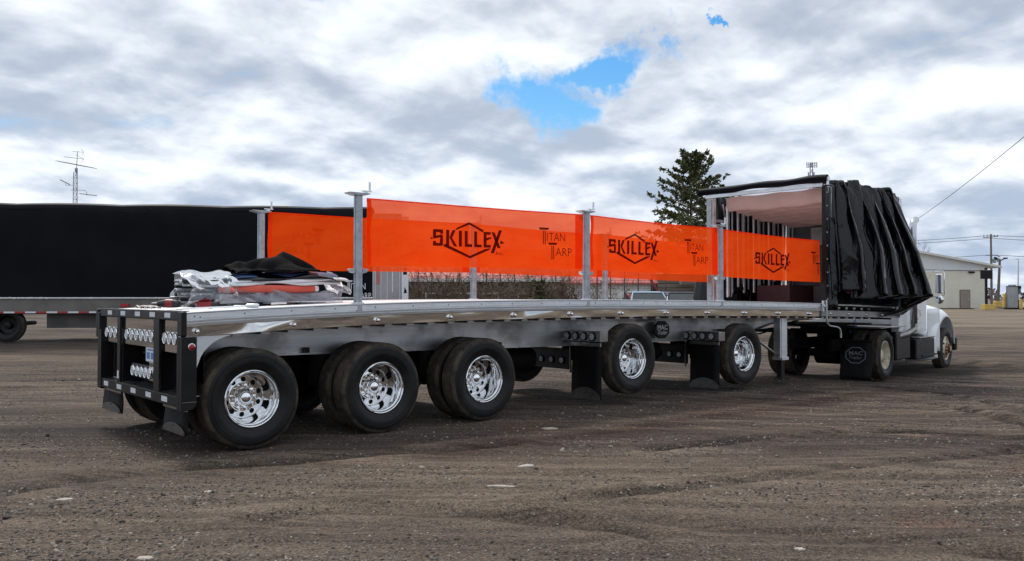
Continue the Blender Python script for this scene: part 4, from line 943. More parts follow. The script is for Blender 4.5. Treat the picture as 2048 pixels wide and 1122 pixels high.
m = M(); m.tube([(.02, .27, zt(0) + .022), (.04, .262, zt(0) + .024), (.13, .222, zt(0) + .024), (.145, .215, zt(0) + .023)], [.015, .022, .022, .016], 12); m.build('handle', ALU, bar, True)
def rag(u, v): return (-.74 + .2 * u, 1.15 + .35 * v, zt(-.6) + .012 + .022 * abs(math.sin(9 * u + 5 * v)) + .02 * math.sin(13 * v) ** 2)
o = M().grid(rag, 14, 14).build('pale_strap', mat('pale_webbing', (.55, .5, .46), .8, 0, .2, 20, .3, 60), org=(-.65, 1.3, zt(-.6)), smooth=True, solid=.004); tag(o, 'small crumpled pale strap beside the power tool at rear edge of the bed', 'strap')

# ------------------------------------------------------------------ the tractor
TA = R(7.5)
trk = thing('tractor_truck', 'white day cab tractor truck coupled at the front of the flatbed', 'truck', (13.80, 1.27, -.16), TA)
def tb(name, material, x0, x1, y0, y1, z0, z1, bev=.006, parent=trk): return M().box(x0, x1, y0, y1, z0, z1).build(name, material, parent, bev=bev, local=True)
for s in (-1, 1):
    tb('frame_rail', BLACK_M, -1.0, 5.2, s * .43 - .04, s * .43 + .04, .62, .86)
tb('deck_plate', mat('diamond_plate', (.34, .35, .36), .45, .8, .3, 14, .3, 40, dirt=((.12, .1, .08), .5, 6)), -.15, 1.45, -1.16, 1.16, 1.085, 1.10)
tb('fifth_wheel', BLACK_M, -.5, .5, -.45, .45, .95, 1.12, .02)
tb('battery_box', BLACK_P, .95, 1.9, -1.12, -.55, .35, .97, .03)
# cab
m = M()
cabp = [(1.52, .93), (1.52, 2.50), (1.66, 2.66), (2.6, 2.70), (2.95, 2.62), (3.32, 1.82), (3.42, 1.75), (3.42, .93)]
m.prism(cabp, lambda a, b, t: (a, t * (1 - .05 * max(0, b - 1.8)), b), -1.04, 1.04); cab = m.build('cab', WHITE_P, trk, bev=.035, local=True)
m = M(); m.prism([(2.28, .98), (2.28, 1.9), (2.34, 2.48), (2.80, 2.46), (3.12, 1.82), (3.18, 1.0)], lambda a, b, t: (a, t, b), -1.058, -1.03); dr = m.build('door', WHITE_P, trk, bev=.012, local=True)
m = M(); m.prism([(2.36, 1.80), (2.38, 2.38), (2.76, 2.36), (3.04, 1.80)], lambda a, b, t: (a, t, b), -1.064, -1.05); m.build('side_window', GLASS, trk, local=True)
m = M(); m.hexa([(3.34, -.85, 1.84), (3.36, -.85, 1.84), (3.36, .85, 1.84), (3.34, .85, 1.84), (2.985, -.82, 2.60), (3.005, -.82, 2.60), (3.005, .82, 2.60), (2.985, .82, 2.60)]); m.build('windscreen', GLASS, trk, local=True)
m = M(); FD = lambda a, b: (a, -1.062, b)
put_text(m, 'G', 2.46, 2.58, 1.30, 1.44, FD, -.01); put_text(m, 'T', 2.62, 2.73, 1.34, 1.47, FD, -.01); put_text(m, 'S', 2.78, 2.89, 1.30, 1.44, FD, -.01); put_text(m, 'V', 2.60, 2.72, 1.20, 1.28, FD, -.01)
m.build('door_lettering', mat('maroon_print', (.30, .06, .08), .5, 0, .1), dr, local=True)
m = M(); m.box(2.42, 3.0, -1.063, -1.060, 1.135, 1.145); m.box(2.55, 2.85, -1.063, -1.060, 1.08, 1.092); m.build('door_small_print', mat('faint_print', (.45, .46, .5), .5, 0, .1), dr, local=True)
tb('door_handle', BLACK_P, 2.34, 2.46, -1.085, -1.06, 1.55, 1.60, .008)
tb('cab_rear_panel', WHITE_P, 1.44, 1.51, -.90, .90, 1.12, 1.24, .02); tb('cab_back_frame', BLACK_M, 1.42, 1.515, -.86, .86, .6, 1.11, .02); tb('cab_back_frame', BLACK_M, 1.45, 1.515, -.95, .8, 1.245, 1.6, .02)
m = M(); m.lathe([(.0005, -.14), (.06, -.10), (.085, 0), (.085, .1)], 16, (0, 0, 0)); ch = m.build('roof_beacon', WHITE_P, trk, True, local=True); ch.location = (2.1, -.75, 2.70); ch.rotation_euler = (-R(90), 0, 0)
# hood and fenders: swelling guard over the steer wheel
m = M()
def hood(u, v):
    x = 3.40 + 1.85 * u; a = math.pi * v; w = .62 - .10 * u; top = 1.78 - .30 * u - .25 * max(0, u - .85) * 3
    c, s = math.cos(a), math.sin(a); return (x, -w * math.copysign(abs(c) ** .5, c), .95 + (top - .95) * s ** .45)
m.grid(hood, 16, 24); m.add([hood(1, k / 24) for k in range(25)], [tuple(range(25))]); m.build('hood', WHITE_P, trk, 50, local=True)
for s in (-1, 1):
    def fen(u, v, s=s):
        # u round the wheel arch, v across from outer skirt to the hood
        a = R(200) - R(196) * u; r = .66 + .10 * math.sin(min(1, u * 1.1) * math.pi); cx, cz = 4.62, .50
        ex = 1.0 + .55 * max(0, math.cos(a + .0) * -1) * .6
        yy = -1.17 + .62 * v; k = v ** 2
        rr_ = r + .13 * (1 - (1 - min(1, v * 3.2)) ** 2) + .20 * v
        return (cx + rr_ * math.cos(a) * ex, s * yy * 1.0, cz + rr_ * math.sin(a))
    M().grid(fen, 40, 16).build('front_fender', WHITE_P, trk, True, local=True, solid=.02)
    M().grid(lambda u, v, s=s: (3.42 + .62 * u, s * (-1.05 - .10 * u * u), .42 + 1.05 * v), 8, 8).build('cowl_panel', WHITE_P, trk, True, local=True, solid=.02)
tb('front_bumper', BLACK_P, 5.35, 5.52, -1.18, 1.18, .38, .72, .04)
tb('step_box', BLACK_P, 2.2, 3.6, -1.16, -.60, .30, .78, .03); tb('step_tread', STAIN, 2.3, 3.5, -1.20, -.9, .79, .81, .004); tb('step_tread', BLACK_P, 2.6, 3.75, -1.19, -.8, .36, .39, .004)
m = M(); m.cyl((2.35, -.86, .60), (3.3, -.86, .60), .27, n=28); m.build('fuel_tank', BLACK_P, trk, True, local=True)
tb('underbody', BLACK_M, 1.0, 4.9, -.62, .62, .30, .95, .05)
# exhaust stack with curved tip and lower elbow
m = M(); m.tube([(1.82, -1.22, 1.15), (1.82, -1.22, 3.24), (1.83, -1.22, 3.35), (1.86, -1.22, 3.43), (1.93, -1.22, 3.49), (2.02, -1.22, 3.52)], .075, 18, caps=False); st = m.build('exhaust_stack', mat('stack_chrome', (.55, .57, .60), .22, 1, .1, 3, rvar=.15), trk, True, local=True, solid=.006)
m = M(); m.tube([(1.82, -1.22, 1.18), (1.82, -1.22, 1.02), (1.50, -1.16, .92), (1.15, -1.02, .86), (.9, -.95, .84)], .075, 16); m.build('exhaust_elbow', STAIN, trk, True, local=True)
tb('stack_guard', WHITE_P, 1.42, 1.52, -1.03, -.85, .95, 1.4, .02)
# mirrors
m = M(); m.box(3.02, 3.07, -1.50, -1.34, 1.83, 2.30); mi = m.build('mirror_head', CHROME, trk, bev=.03, local=True)
m = M(); m.box(3.012, 3.0185, -1.485, -1.355, 1.86, 2.27); m.build('mirror_glass', MIRROR, mi, local=True)
m = M(); m.tube([(3.0, -1.02, 2.36), (3.05, -1.30, 2.37), (3.05, -1.52, 2.36), (3.05, -1.54, 2.30), (3.05, -1.54, 1.80), (3.05, -1.48, 1.78), (3.05, -1.02, 1.72)], .012, 8); m.tube([(3.05, -1.30, 2.37), (3.0, -1.03, 1.9)], .007, 6); m.build('mirror_arm', CHROME, trk, True, local=True)
m = M(); n = 20
m.v = [(3.03 - q, -1.43 + r * math.cos(2 * math.pi * k / n), 1.69 + r * math.sin(2 * math.pi * k / n)) for r, q in ((.09, -.03), (.10, .0), (.092, .01), (.06, .022), (.03, .028)) for k in range(n)] + [(3.0, -1.43, 1.69)]
m.f = [(i * n + k, i * n + (k + 1) % n, (i + 1) * n + (k + 1) % n, (i + 1) * n + k) for i in range(4) for k in range(n)] + [(4 * n + k, 4 * n + (k + 1) % n, 5 * n) for k in range(n)]; m.mi = [0] * len(m.f); m.build('round_mirror', MIRROR, trk, True, local=True)
# tractor wheels
m = M(); n = 48
m.lathe([(.296, .060), (.302, .045), (.300, .034), (.290, .03), (.282, .045), (.270, .07), (.258, .1), (.246, .17), (.232, .215), (.16, .225), (.15, .2), (.12, .19), (.11, .12), (.08, .10), (.0005, .098)], n)
for k in range(10):
    a = 2 * math.pi * k / 10; x, z = .135 * math.cos(a), .135 * math.sin(a); m.cyl((x, .20, z), (x, .165, z), .018, n=8)
tw = m.build('drive_wheel', RUSTW, trk, 35, local=True)
m = M()
for k in range(5):
    a = 2 * math.pi * k / 5; x, z = .195 * math.cos(a), .195 * math.sin(a); m.cyl((x, .224, z), (x, .216, z), .03, n=14)
m.build('hand_hole', HOLE, tw, local=True)
m = M(); m.lathe([(.262, .095), (.2545, .13), (.243, .19), (.231, .213), (.20, .2195)], n); m.build('rust_streak', mat('rust_wheel_inner', (.34, .24, .16), .8, 0, .5, 5, dirt=((.12, .04, .02), .8, 5)), tw, True, local=True)
t2 = tyre0.copy(); COL.objects.link(t2); t2.parent = tw; t2.location = (0, 0, 0)
for s in (-1, 1):
    o = tw if s < 0 else copy_tree(tw, trk); o.location = (0, s * 1.23, .525); o.rotation_euler = (0, .6, 0 if s < 0 else math.pi)
    t3 = tyre0.copy(); COL.objects.link(t3); t3.parent = trk; t3.name = 'inner_tyre'; t3.location = (0, -.90 if s < 0 else .90 - .285, .525)
m = M(); m.lathe([(.296, .060), (.302, .045), (.300, .034), (.288, .03), (.27, .05), (.25, .055), (.22, .035), (.17, .02), (.165, .005), (.15, -.005), (.10, -.01), (.095, -.05), (.07, -.085), (.0005, -.09)], n)
for k in range(10):
    a = 2 * math.pi * k / 10; x, z = .135 * math.cos(a), .135 * math.sin(a); m.cyl((x, .0, z), (x, -.035, z), .018, n=8)
fw_ = m.build('steer_wheel', RUSTW, trk, 35, local=True)
m = M()
for k in range(5):
    a = 2 * math.pi * k / 5; x, z = .212 * math.cos(a), .212 * math.sin(a); m.cyl((x, .05, z), (x, .025, z), .028, n=14)
m.build('hand_hole', HOLE, fw_, local=True)
m = M(); m.lathe([(.168, .0), (.152, -.010), (.105, -.014), (.10, -.05), (.075, -.088)], 24); m.build('rusty_hub', RUST, fw_, True, local=True)
t2 = tyre0.copy(); COL.objects.link(t2); t2.parent = fw_; t2.location = (0, 0, 0)
for s in (-1, 1):
    o = fw_ if s < 0 else copy_tree(fw_, trk); o.location = (4.62, s * 1.17, .46); o.rotation_euler = (0, 0, 0 if s < 0 else math.pi)
M().cyl((0, -.9, .525), (0, .9, .525), .09, n=14).cyl((0, -.25, .525), (0, .25, .525), .24, n=20).build('axle', BLACK_M, trk, True, local=True); M().cyl((4.62, -1.0, .46), (4.62, 1.0, .46), .06, n=10).build('axle', BLACK_M, trk, True, local=True)
# drive-wheel mud flap with octagon badge
m = M(); m.grid(lambda u, v: (-.78 - .10 * v + .012 * math.sin(3 * v), -1.20 + .64 * u, .84 - .79 * v), 4, 8); fl = m.build('mudflap', FLAP, trk, True, solid=.012, local=True)
FF = lambda a, b: (-.785 - .10 * (.84 - b) / .79 - .016, a, b)
m = M(); o8 = octa(-.88, .55, .165, 1.25); i8 = octa(-.88, .55, .150, 1.25)
for k in range(8): m.flat([FF(*o8[k]), FF(*o8[(k + 1) % 8]), FF(*i8[(k + 1) % 8]), FF(*i8[k])], lambda *q: q[0] if False else q) if False else m.add([FF(*o8[k]), FF(*o8[(k + 1) % 8]), FF(*i8[(k + 1) % 8]), FF(*i8[k])], [(0, 1, 2, 3)])
put_text(m, 'MAC', -.74, -1.02, .555, .635, lambda a, b: FF(a, b), .02); put_text(m, 'Trailer', -.75, -1.01, .47, .54, lambda a, b: FF(a, b), 0, .35)
m.build('flap_lettering', GREY_L, fl, local=True)
m = M(); m.box(-.80, -.76, -1.22, -.54, .83, .87); m.build('flap_hanger', BLACK_P, fl, local=True)
m = M(); m.tube([(-.1, -.5, 1.0), (.3, -.4, 1.05), (.8, -.3, 1.3), (1.4, -.3, 1.45)], .018, 8); m.build('blue_air_line', mat('blue_hose', (.03, .10, .35), .4, 0, .2, 20), trk, True, local=True)
# ------------------------------------------------------------------ black tarped trailer behind, left
CAMP = Vector((-3.706, -8.46, 1.58)); FWD = Vector((.6494, .7604, 0)); RGT = Vector((.7604, -.6494, 0))
bt_a = Vector((1.25, 21.46, 0)); bt_b = Vector((10.64, 15.29, 0)); bd_ = (bt_b - bt_a).normalized(); bn_ = Vector((-bd_.y, bd_.x, 0))
if bn_.dot(FWD) < 0: bn_ = -bn_
BT0 = bt_b                                                     # near right corner on plan
bang = math.atan2(bd_.y, bd_.x)
btr = thing('tarped_trailer', 'long black tarp covered trailer parked behind the flatbed on the left', 'trailer', (BT0.x, BT0.y, .3), bang)
# local: x along its length (0 at the right end, negative to the left), y away from the camera, z up from ground .3
m = M()
def tp(u, v):
    x = -17.5 * (1 - u); prof = [(0, 1.29), (0.0, 2.5), (.0, 3.90), (.03, 4.05), (.10, 4.17), (.25, 4.225), (1.3, 4.27), (2.35, 4.225), (2.5, 4.17), (2.57, 4.05), (2.6, 3.9), (2.6, 1.29)]
    q = v * (len(prof) - 1); i = min(int(q), len(prof) - 2); f = q - i; y = prof[i][0] * (1 - f) + prof[i + 1][0] * f; z = prof[i][1] * (1 - f) + prof[i + 1][1] * f
    bow = abs(math.sin(x * math.pi / 1.9)) ** .35; sag = (1 - abs(math.cos(x * math.pi / 3.1)) ** .8)
    if z > 4.0: z -= .035 * sag
    if y < .02: y += .02 * sag * math.sin(min(1, (z - 1.29) / 2.6) * math.pi) + .012 * math.sin(z * 3 + x)
    return (x, y, z)
m.grid(tp, 150, 44); m.build('tarp', BLACK_T, btr, True, local=True)
def bb(name, material, x0, x1, y0, y1, z0, z1, bev=.006, parent=btr): return M().box(x0, x1, y0, y1, z0, z1).build(name, material, parent, bev=bev, local=True)
bb('bottom_strip', ALU, -17.5, -.02, -.03, .0, 1.245, 1.285)
bb('side_rail', mat('dull_rail', (.17, .16, .15), .55, .3, .15, 1.5, dirt=((.18, .16, .14), .4, 2)), -17.4, -.1, .03, .12, .79, 1.235)
for k in range(26): bb('reflector', REFR if k % 2 else REFW, -13.6 + k * .31, -13.29 + k * .31, .026, .029, .80, .85, 0)
bb('belly_panel', mat('belly_grey', (.09, .086, .082), .7, .1, .2, 2), -10.0, -7.9, .35, 2.2, .33, .80)
bb('rear_bulkhead', mat('bulkhead_steel', (.42, .43, .45), .35, .7, .15, 1.5, dirt=((.25, .24, .23), .3, 3)), .01, .95, .05, .12, 1.15, 4.0)
bb('bulkhead_band', mat('pink_band', (.50, .20, .19), .45, .3, .1), .14, .26, .040, .049, 1.7, 3.6, 0)
m = M()
for x in (.05, .10, .28, .48, .88): m.box(x, x + .02, .035, .049, 1.2, 3.9)
m.build('bulkhead_rib', ALU, btr, local=True)
m = M(); m.tube([(.66, .02, 1.45), (.66, .02, 2.35)], .022, 6); m.tube([(.58, .02, 2.20), (.74, .02, 2.20)], .02, 6); m.build('latch_rod', ALU, btr, True, local=True)
bb('white_corner_post', WHITE_P, .955, 1.17, -.04, .2, 1.15, 3.9); m = M()
for z in (2.02, 2.16, 2.30, 2.44): m.box(1.0, 1.12, -.046, -.041, z, z + .09)
m.prism([(1.02, 1.42), (1.12, 1.42), (1.11, 1.5), (1.05, 1.62)], lambda a, b, t: (a, t, b), -.046, -.041); m.build('post_vent', HOLE, btr, local=True)
m = M(); TL = lambda a, b: (a, -.028, b)
m.flat([TL(-.84, 1.83), TL(-.62, 1.83), TL(-.64, 1.79), TL(-.82, 1.79)], TL) if False else None
for q in ([(-.86, 1.83), (-.60, 1.83), (-.63, 1.78), (-.83, 1.78)], [(-.765, 1.77), (-.74, 1.77), (-.74, 1.48), (-.765, 1.48)], [(-.72, 1.77), (-.695, 1.77), (-.695, 1.48), (-.72, 1.48)], [(-.56, 1.52), (-.30, 1.52), (-.33, 1.47), (-.53, 1.47)], [(-.47, 1.46), (-.445, 1.46), (-.445, 1.20), (-.47, 1.20)], [(-.425, 1.46), (-.40, 1.46), (-.40, 1.20), (-.425, 1.20)]): m.flat(q, TL)
put_text(m, 'ITAN', -.66, -.20, 1.54, 1.74, TL, .0); put_text(m, 'ARP', -.36, .0 - .02, 1.24, 1.43, TL, .0)
m.build('lettering', WHITE_L, btr, local=True)
m = M(); m.flat([(-1.42, 2.12), (-1.25, 2.08), (-1.16, 1.98), (-1.12, 1.86), (-1.18, 1.80), (-1.14, 1.74), (-1.26, 1.72), (-1.42, 1.70)], TL); m.build('emblem', WHITE_L, btr, local=True)
for x in (-11.1, -12.4, -13.7):
    o = M().lathe([(.30, .05), (.27, .08), (.25, .2), (.12, .22), (.10, .12), (.0005, .11)], 30).build('wheel', BLACK_P, btr, True, local=True); o.location = (x, .12, .42)
    t2 = tyre0.copy(); COL.objects.link(t2); t2.parent = o; t2.location = (0, 0, 0)
m = M(); m.cyl((-11.1, .3, .45), (-11.1, 2.2, .45), .07, n=10); m.box(-16, -.2, .9, 1.7, .75, 1.2); m.build('underframe', BLACK_M, btr, local=True)
for x in (-7.7,): bb('marker_lamp', REDL, x, x + .25, -.03, .03, .98, 1.08, .01)
m = M(); m.tube([(-8.3, .2, .8), (-8.1, .2, .45), (-7.9, .2, .8)], .015, 6); m.build('air_hose', BLACK_M, btr, True, local=True)
bb('landing_leg', BLACK_M, -2.0, -1.8, .4, .6, 0, .9); bb('landing_leg', BLACK_M, -2.0, -1.8, 2.0, 2.2, 0, .9)

def W3(lat, dep, z): return CAMP + RGT * lat + FWD * dep + Vector((0, 0, z - 1.58))     # metres right of and ahead of the photographer's spot
def view_thing(name, label, cat, lat, dep, z=None, group=None, turn=0.0):
    p = W3(lat, dep, 0); z = float(gh(p.x, p.y)) if z is None else z
    return thing(name, label, cat, (p.x, p.y, z), R(-40.5) + turn, group)    # local x to the right, y away
def lb(o, name, material, x0, x1, y0, y1, z0, z1, bev=.0): return M().box(x0, x1, y0, y1, z0, z1).build(name, material, o, bev=bev, local=True)

# ------------------------------------------------------------------ red-roofed shed and board-walled shed
BRN = mat('shed_brown_wall', (.075, .058, .05), .85, 0, .5, 2, .3, 12)
REDROOF = mat('red_metal_roof', (.46, .105, .085), .5, .1, .15, 1.5, .2, 8, dirt=((.24, .08, .07), .4, 1))
SIDE_W = mat('white_siding', (.88, .90, .87), .6, 0, .08, 2, .1, 8)
o = view_thing('red_roof_shed', 'low shed with red metal roof and white siding end beyond the flatbed', 'shed', 0, 45)
lb(o, 'wall', BRN, -5.6, 2.9, 0, 7, 0, 2.3); lb(o, 'white_wall', SIDE_W, 2.9, 7.3, -.25, 6, 0, 2.0)
for k in range(10): lb(o, 'siding_board', SIDE_W, 2.9, 7.3, -.275 - .008 * (k % 2), -.252, .05 + k * .2, .235 + k * .2)
for x0 in (-4.6, -3.1, -1.6, .3):
    f = lb(o, 'window_frame', SIDE_W, x0, x0 + .9, -.03, -.002, .75, 1.55); lb(o, 'pane', GLASS, x0 + .08, x0 + .82, -.036, -.031, .83, 1.47)
def slope(x0, x1, y0, z0, y1, z1, name, material):
    m = M(); m.hexa([(x0, y0, z0 - .08), (x1, y0, z0 - .08), (x1, y1, z1 - .08), (x0, y1, z1 - .08), (x0, y0, z0), (x1, y0, z0), (x1, y1, z1), (x0, y1, z1)])
    n = int((x1 - x0) / .45)
    for k in range(n + 1):
        x = x0 + (x1 - x0) * k / n; m.hexa([(x - .02, y0, z0), (x + .02, y0, z0), (x + .02, y1, z1), (x - .02, y1, z1), (x - .02, y0, z0 + .04), (x + .02, y0, z0 + .04), (x + .02, y1, z1 + .04), (x - .02, y1, z1 + .04)])
    return m.build(name, material, o, local=True)
slope(-6.0, 3.0, -.5, 2.30, 3.6, 4.0, 'roof', REDROOF); slope(2.6, 7.7, -.7, 2.06, 3.2, 3.7, 'roof', REDROOF)
lb(o, 'eave_board', SIDE_W, -6.0, 3.0, -.56, -.50, 2.12, 2.28)
o = view_thing('board_shed', 'weathered grey board shed right of the red-roofed shed, seen past the flatbed', 'shed', 8.5, 44)
WOODG = mat('weathered_boards', (.17, .135, .11), .9, 0, .3, 3, .3, 10, aniso=(.3, 1, 4))
lb(o, 'wall', BRN, -.9, 3.2, .05, 4, 0, 2.5)
for k in range(12): lb(o, 'board', WOODG, -.95 + .02 * (k % 3), 3.25, -.02 - .02 * (k % 2), .045, .03 + k * .2, .205 + k * .2)
lb(o, 'plank_stack', WOODG, .1, 2.4, -.9, -.3, 1.95, 2.15)
lb(o, 'white_panel', SIDE_W, -.75, -.1, -1.6, -1.5, 0, 1.45)
# ------------------------------------------------------------------ wire fence with overgrown bushes
TWIG = mat('bare_twigs', (.17, .125, .09), .9, 0, .35, 3)
fen = view_thing('wire_fence', 'tall rusty wire fence overgrown with vines in front of the sheds', 'fence', 0, 38)
FPOST = mat('rusty_post', (.11, .085, .07), .8, .2, .3, 4)
for k in range(19):
    x = -4.2 + k * .615; m = M(); m.cyl((x, 0, 0), (x + rnd.uniform(-.03, .03), 0, 2.35 + rnd.uniform(-.05, .2)), .03, n=6); m.build('fence_post', FPOST, fen, local=True)
m = M()
for z in (.35, .8, 1.25, 1.7, 2.05, 2.25): m.tube([(-4.4 + .615 * k, .02, z + rnd.uniform(-.03, .03)) for k in range(20)], .008, 4)
for k in range(70): m.cyl((-4.3 + k * .165, .02, .1), (-4.3 + k * .165, .02, 2.1), .004, n=4, caps=False)
m.build('wire_strand', FPOST, fen, local=True)
def bush(lat, dep, w, h, n, seed, label, group, material=TWIG, thick=.021):
    o = view_thing('bare_bush', label, 'bush', lat, dep, group=group); r = random.Random(seed); m = M()
    for k in range(n):
        x = r.uniform(-w * .35, w * .35); y = r.uniform(-.5, .5); a = r.uniform(0, 6.28); pts = [Vector((x, y, 0))]; d = Vector((.35 * math.cos(a) + x / w, .35 * math.sin(a), 1)).normalized(); L = h * r.uniform(.5, 1.25) / 5
        for s in range(6):
            pts.append(pts[-1] + d * L); d = (d + Vector((r.uniform(-.5, .5), r.uniform(-.5, .5), r.uniform(-.38, .16)))).normalized()
        m.tube(pts, [thick * (1 - i / 7.5) for i in range(7)], 3, False)
        for s in range(4):
            q = pts[r.randint(2, 6)]; e = q + Vector((r.uniform(-.5, .5), r.uniform(-.4, .4), r.uniform(-.1, .5))) * (h * .3); m.tube([q, (q + e) / 2 + Vector((0, 0, .05)), e], [thick * .5, thick * .4, thick * .2], 3, False)
    m.build('twig', material, o, local=True); o.children[0]['kind'] = 'stuff'; return o
bl = ['brown bare bush against the wire fence, at left end next to the white corner post', 'brown bare bush against the fence, left of the far post foot', 'brown tangled bush just right of the far post foot, behind the fence', 'densest brown tangle of twigs against the fence near the small dark evergreen', 'brown bare bush in front of white siding, behind the second near post', 'leaning bare bush in front of white siding at the right end of the fence']
for i, (lat, w, h, n) in enumerate([(-3.4, 2.2, 2.4, 190), (-1.6, 2.4, 2.5, 190), (.2, 2.2, 2.2, 170), (2.1, 2.4, 2.3, 210), (3.9, 2.2, 2.2, 26), (5.3, 2.0, 1.8, 12)]):
    bush(lat, 36.8 + .3 * (i % 2), w, h, n, i + 3, bl[i], 'bare bushes along the wire fence')
# a small evergreen in the hedge
LEAF = bpy.data.materials.new('spruce_needles'); LEAF.use_nodes = True
_t = NT(LEAF.node_tree); _rn = _t.node('ShaderNodeNewGeometry').outputs['Random Per Island']
_c = _t.mix(_rn, (.045, .060, .026), (.20, .21, .095)); _b = _t.n['Principled BSDF']; _t.put(_b.inputs['Base Color'], _c); _b.inputs['Roughness'].default_value = .8; _b.inputs['Specular IOR Level'].default_value = .25
BARK = mat('dark_bark', (.055, .042, .034), .95, 0, .3, 4, .4, 12)
def needle_tree(name, label, lat, dep, H, base, spread, nl, seed, cat='tree', group=None, power=.85, lean=0.0, leaf=.20, den=1.0):
    o = view_thing(name, label, cat, lat, dep, group=group); r = random.Random(seed); tr = M(); lf = M()
    tr.tube([(lean * k / 8, 0, H * k / 8 * .97) for k in range(9)], [max(.012, H * .018 * (1 - k / 8.3)) for k in range(9)], 8)
    def sprig(p, d, s):
        for q in range(3):
            a = r.uniform(0, 6.28); u, w = frame(d); side = u * math.cos(a) + w * math.sin(a)
            t_ = (d * r.uniform(.5, 1.0) + side * r.uniform(.25, .75)).normalized(); L = s * r.uniform(.6, 1.3); wv = t_.cross(Vector((r.uniform(-1, 1), r.uniform(-1, 1), r.uniform(-1, 1)))).normalized() * (s * r.uniform(.16, .30))
            lf.add([p - wv * .4, p + t_ * L * .55 - wv, p + t_ * L, p + t_ * L * .5 + wv], [(0, 1, 2, 3)])
    for k in range(nl):
        t = (k + r.random()) / nl; h = base + (H - base) * t; L = spread * ((1 - t) ** power) * r.uniform(.55, 1.18) + .25
        if r.random() < .10: L *= .5
        a = k * 2.4 + r.uniform(-.5, .5); up = r.uniform(-.10, .30) + .55 * t
        d = Vector((math.cos(a), math.sin(a), up)).normalized(); p = Vector((lean * h / H, 0, h)); pts = [p.copy()]
        seg = 7
        for s in range(seg):
            d2 = d + Vector((0, 0, -.25 * math.sin(s / seg * 3.1) + .30 * (s / seg) ** 2)); pts.append(pts[-1] + d2.normalized() * (L / seg))
        tr.tube(pts, [max(.006, .02 * L * (1 - s / (seg + .6)) * .8) for s in range(seg + 1)], 4, False)
        for s in range(2, seg + 1):
            n_ = int((2 + 5 * (s / seg)) * den * (1 if r.random() > .16 else .2))
            for q in range(n_):
                b = pts[s - 1].lerp(pts[s], r.random()); sd = Vector((-d.y, d.x, 0)) * r.choice((-1, 1)); ln_ = L * .26 * (1.15 - s / seg * .75) * r.uniform(.3, 1)
                dd = (sd * .8 + d * .6 + Vector((0, 0, r.uniform(-.55, .15)))).normalized(); e = b + dd * ln_
                for w in (.3, .65, 1.0): sprig(b.lerp(e, w), dd, leaf * r.uniform(.7, 1.3))
        sprig(pts[-1], d, leaf * 1.5)
    for k in range(14): sprig(Vector((lean, 0, H * (.93 + .075 * k / 14))), Vector((0, 0, 1)), leaf)
    tr.build('trunk', BARK, o, local=True); lf.build('crown', LEAF, o, local=True); return o
needle_tree('evergreen_shrub', 'small dark green evergreen among brown bushes at the wire fence', 1.15, 36.5, 1.95, .2, .55, 40, 5, 'shrub', leaf=.09)
needle_tree('spruce_tree', 'tall dark ragged spruce tree rising behind the tarp enclosure', 13.0, 62, 11.7, 2.0, 4.3, 130, 8, leaf=.23, power=.54, lean=.1, den=.95)
needle_tree('spruce_tree', 'shorter dark evergreen tree right of the tall spruce, just above the enclosure roof', 15.5, 64, 9.3, 2.0, 2.9, 60, 19, leaf=.24, power=.45)
# ------------------------------------------------------------------ parked cars seen over the bed
def car(label, lat, dep, colr, name):
    o = view_thing('parked_car', label, 'car', lat, dep, turn=R(90)); L2, Wd = 2.2, .88
    m = M()
    secs = [(-2.2, .45, .85, .80), (-2.05, .35, .95, .86), (-1.2, .3, 1.0, .88), (1.9, .3, 1.0, .88), (2.15, .38, .92, .84), (2.22, .5, .8, .78)]
    for x, z0, z1, w in secs: m.v += [(x, -w, z0), (x, w, z0), (x, w * .96, z1), (x, -w * .96, z1)]
    m.f += [(i * 4 + j, i * 4 + (j + 1) % 4, i * 4 + 4 + (j + 1) % 4, i * 4 + 4 + j) for i in range(5) for j in range(4)] + [(3, 2, 1, 0), (20, 21, 22, 23)]; m.mi = [0] * len(m.f)
    bdy = m.build('body', mat(name, colr, .25, .3, .05, 2), o, bev=.06, local=True)
    m = M(); m.hexa([(-1.35, -.82, .98), (1.75, -.82, .98), (1.75, .82, .98), (-1.35, .82, .98), (-.65, -.62, 1.48), (1.2, -.64, 1.5), (1.2, .64, 1.5), (-.65, .62, 1.48)]); gl = m.build('glasshouse', GLASS, o, bev=.05, local=True)
    m = M(); m.hexa([(-.70, -.64, 1.475), (1.25, -.66, 1.49), (1.25, .66, 1.49), (-.70, .64, 1.475), (-.6, -.55, 1.53), (1.15, -.57, 1.545), (1.15, .57, 1.545), (-.6, .55, 1.53)]); m.build('roof', MATS[name], o, bev=.03, local=True)
    for s in (-1, 1):
        M().tube([(-1.32, s * .80, .99), (-.66, s * .62, 1.49)], .035, 6).build('pillar', MATS[name], o, True, local=True); M().tube([(1.73, s * .80, .99), (1.2, s * .64, 1.5)], .04, 6).build('pillar', MATS[name], o, True, local=True)
    for x in (-1.4, 1.35):
        for s in (-1, 1):
            m = M(); m.lathe([(.0005, -.1), (.2, -.1), (.22, -.11), (.31, -.09), (.33, -.03), (.33, .1)], 20); w = m.build('wheel', SIDEW, o, True, local=True); w.location = (x, s * .8, .33); w.rotation_euler = (0, 0, 0 if s < 0 else math.pi)
    for s in (-1, 1):
        m = M(); m.hexa([(-2.215, s * .6 - .14, .68), (-2.1, s * .6 - .14, .68), (-2.1, s * .6 + .14, .68), (-2.215, s * .6 + .14, .68), (-2.19, s * .6 - .14, .8), (-2.05, s * .6 - .14, .8), (-2.05, s * .6 + .14, .8), (-2.19, s * .6 + .14, .8)]); m.build('headlight', LAMPW, o, local=True)
    return o
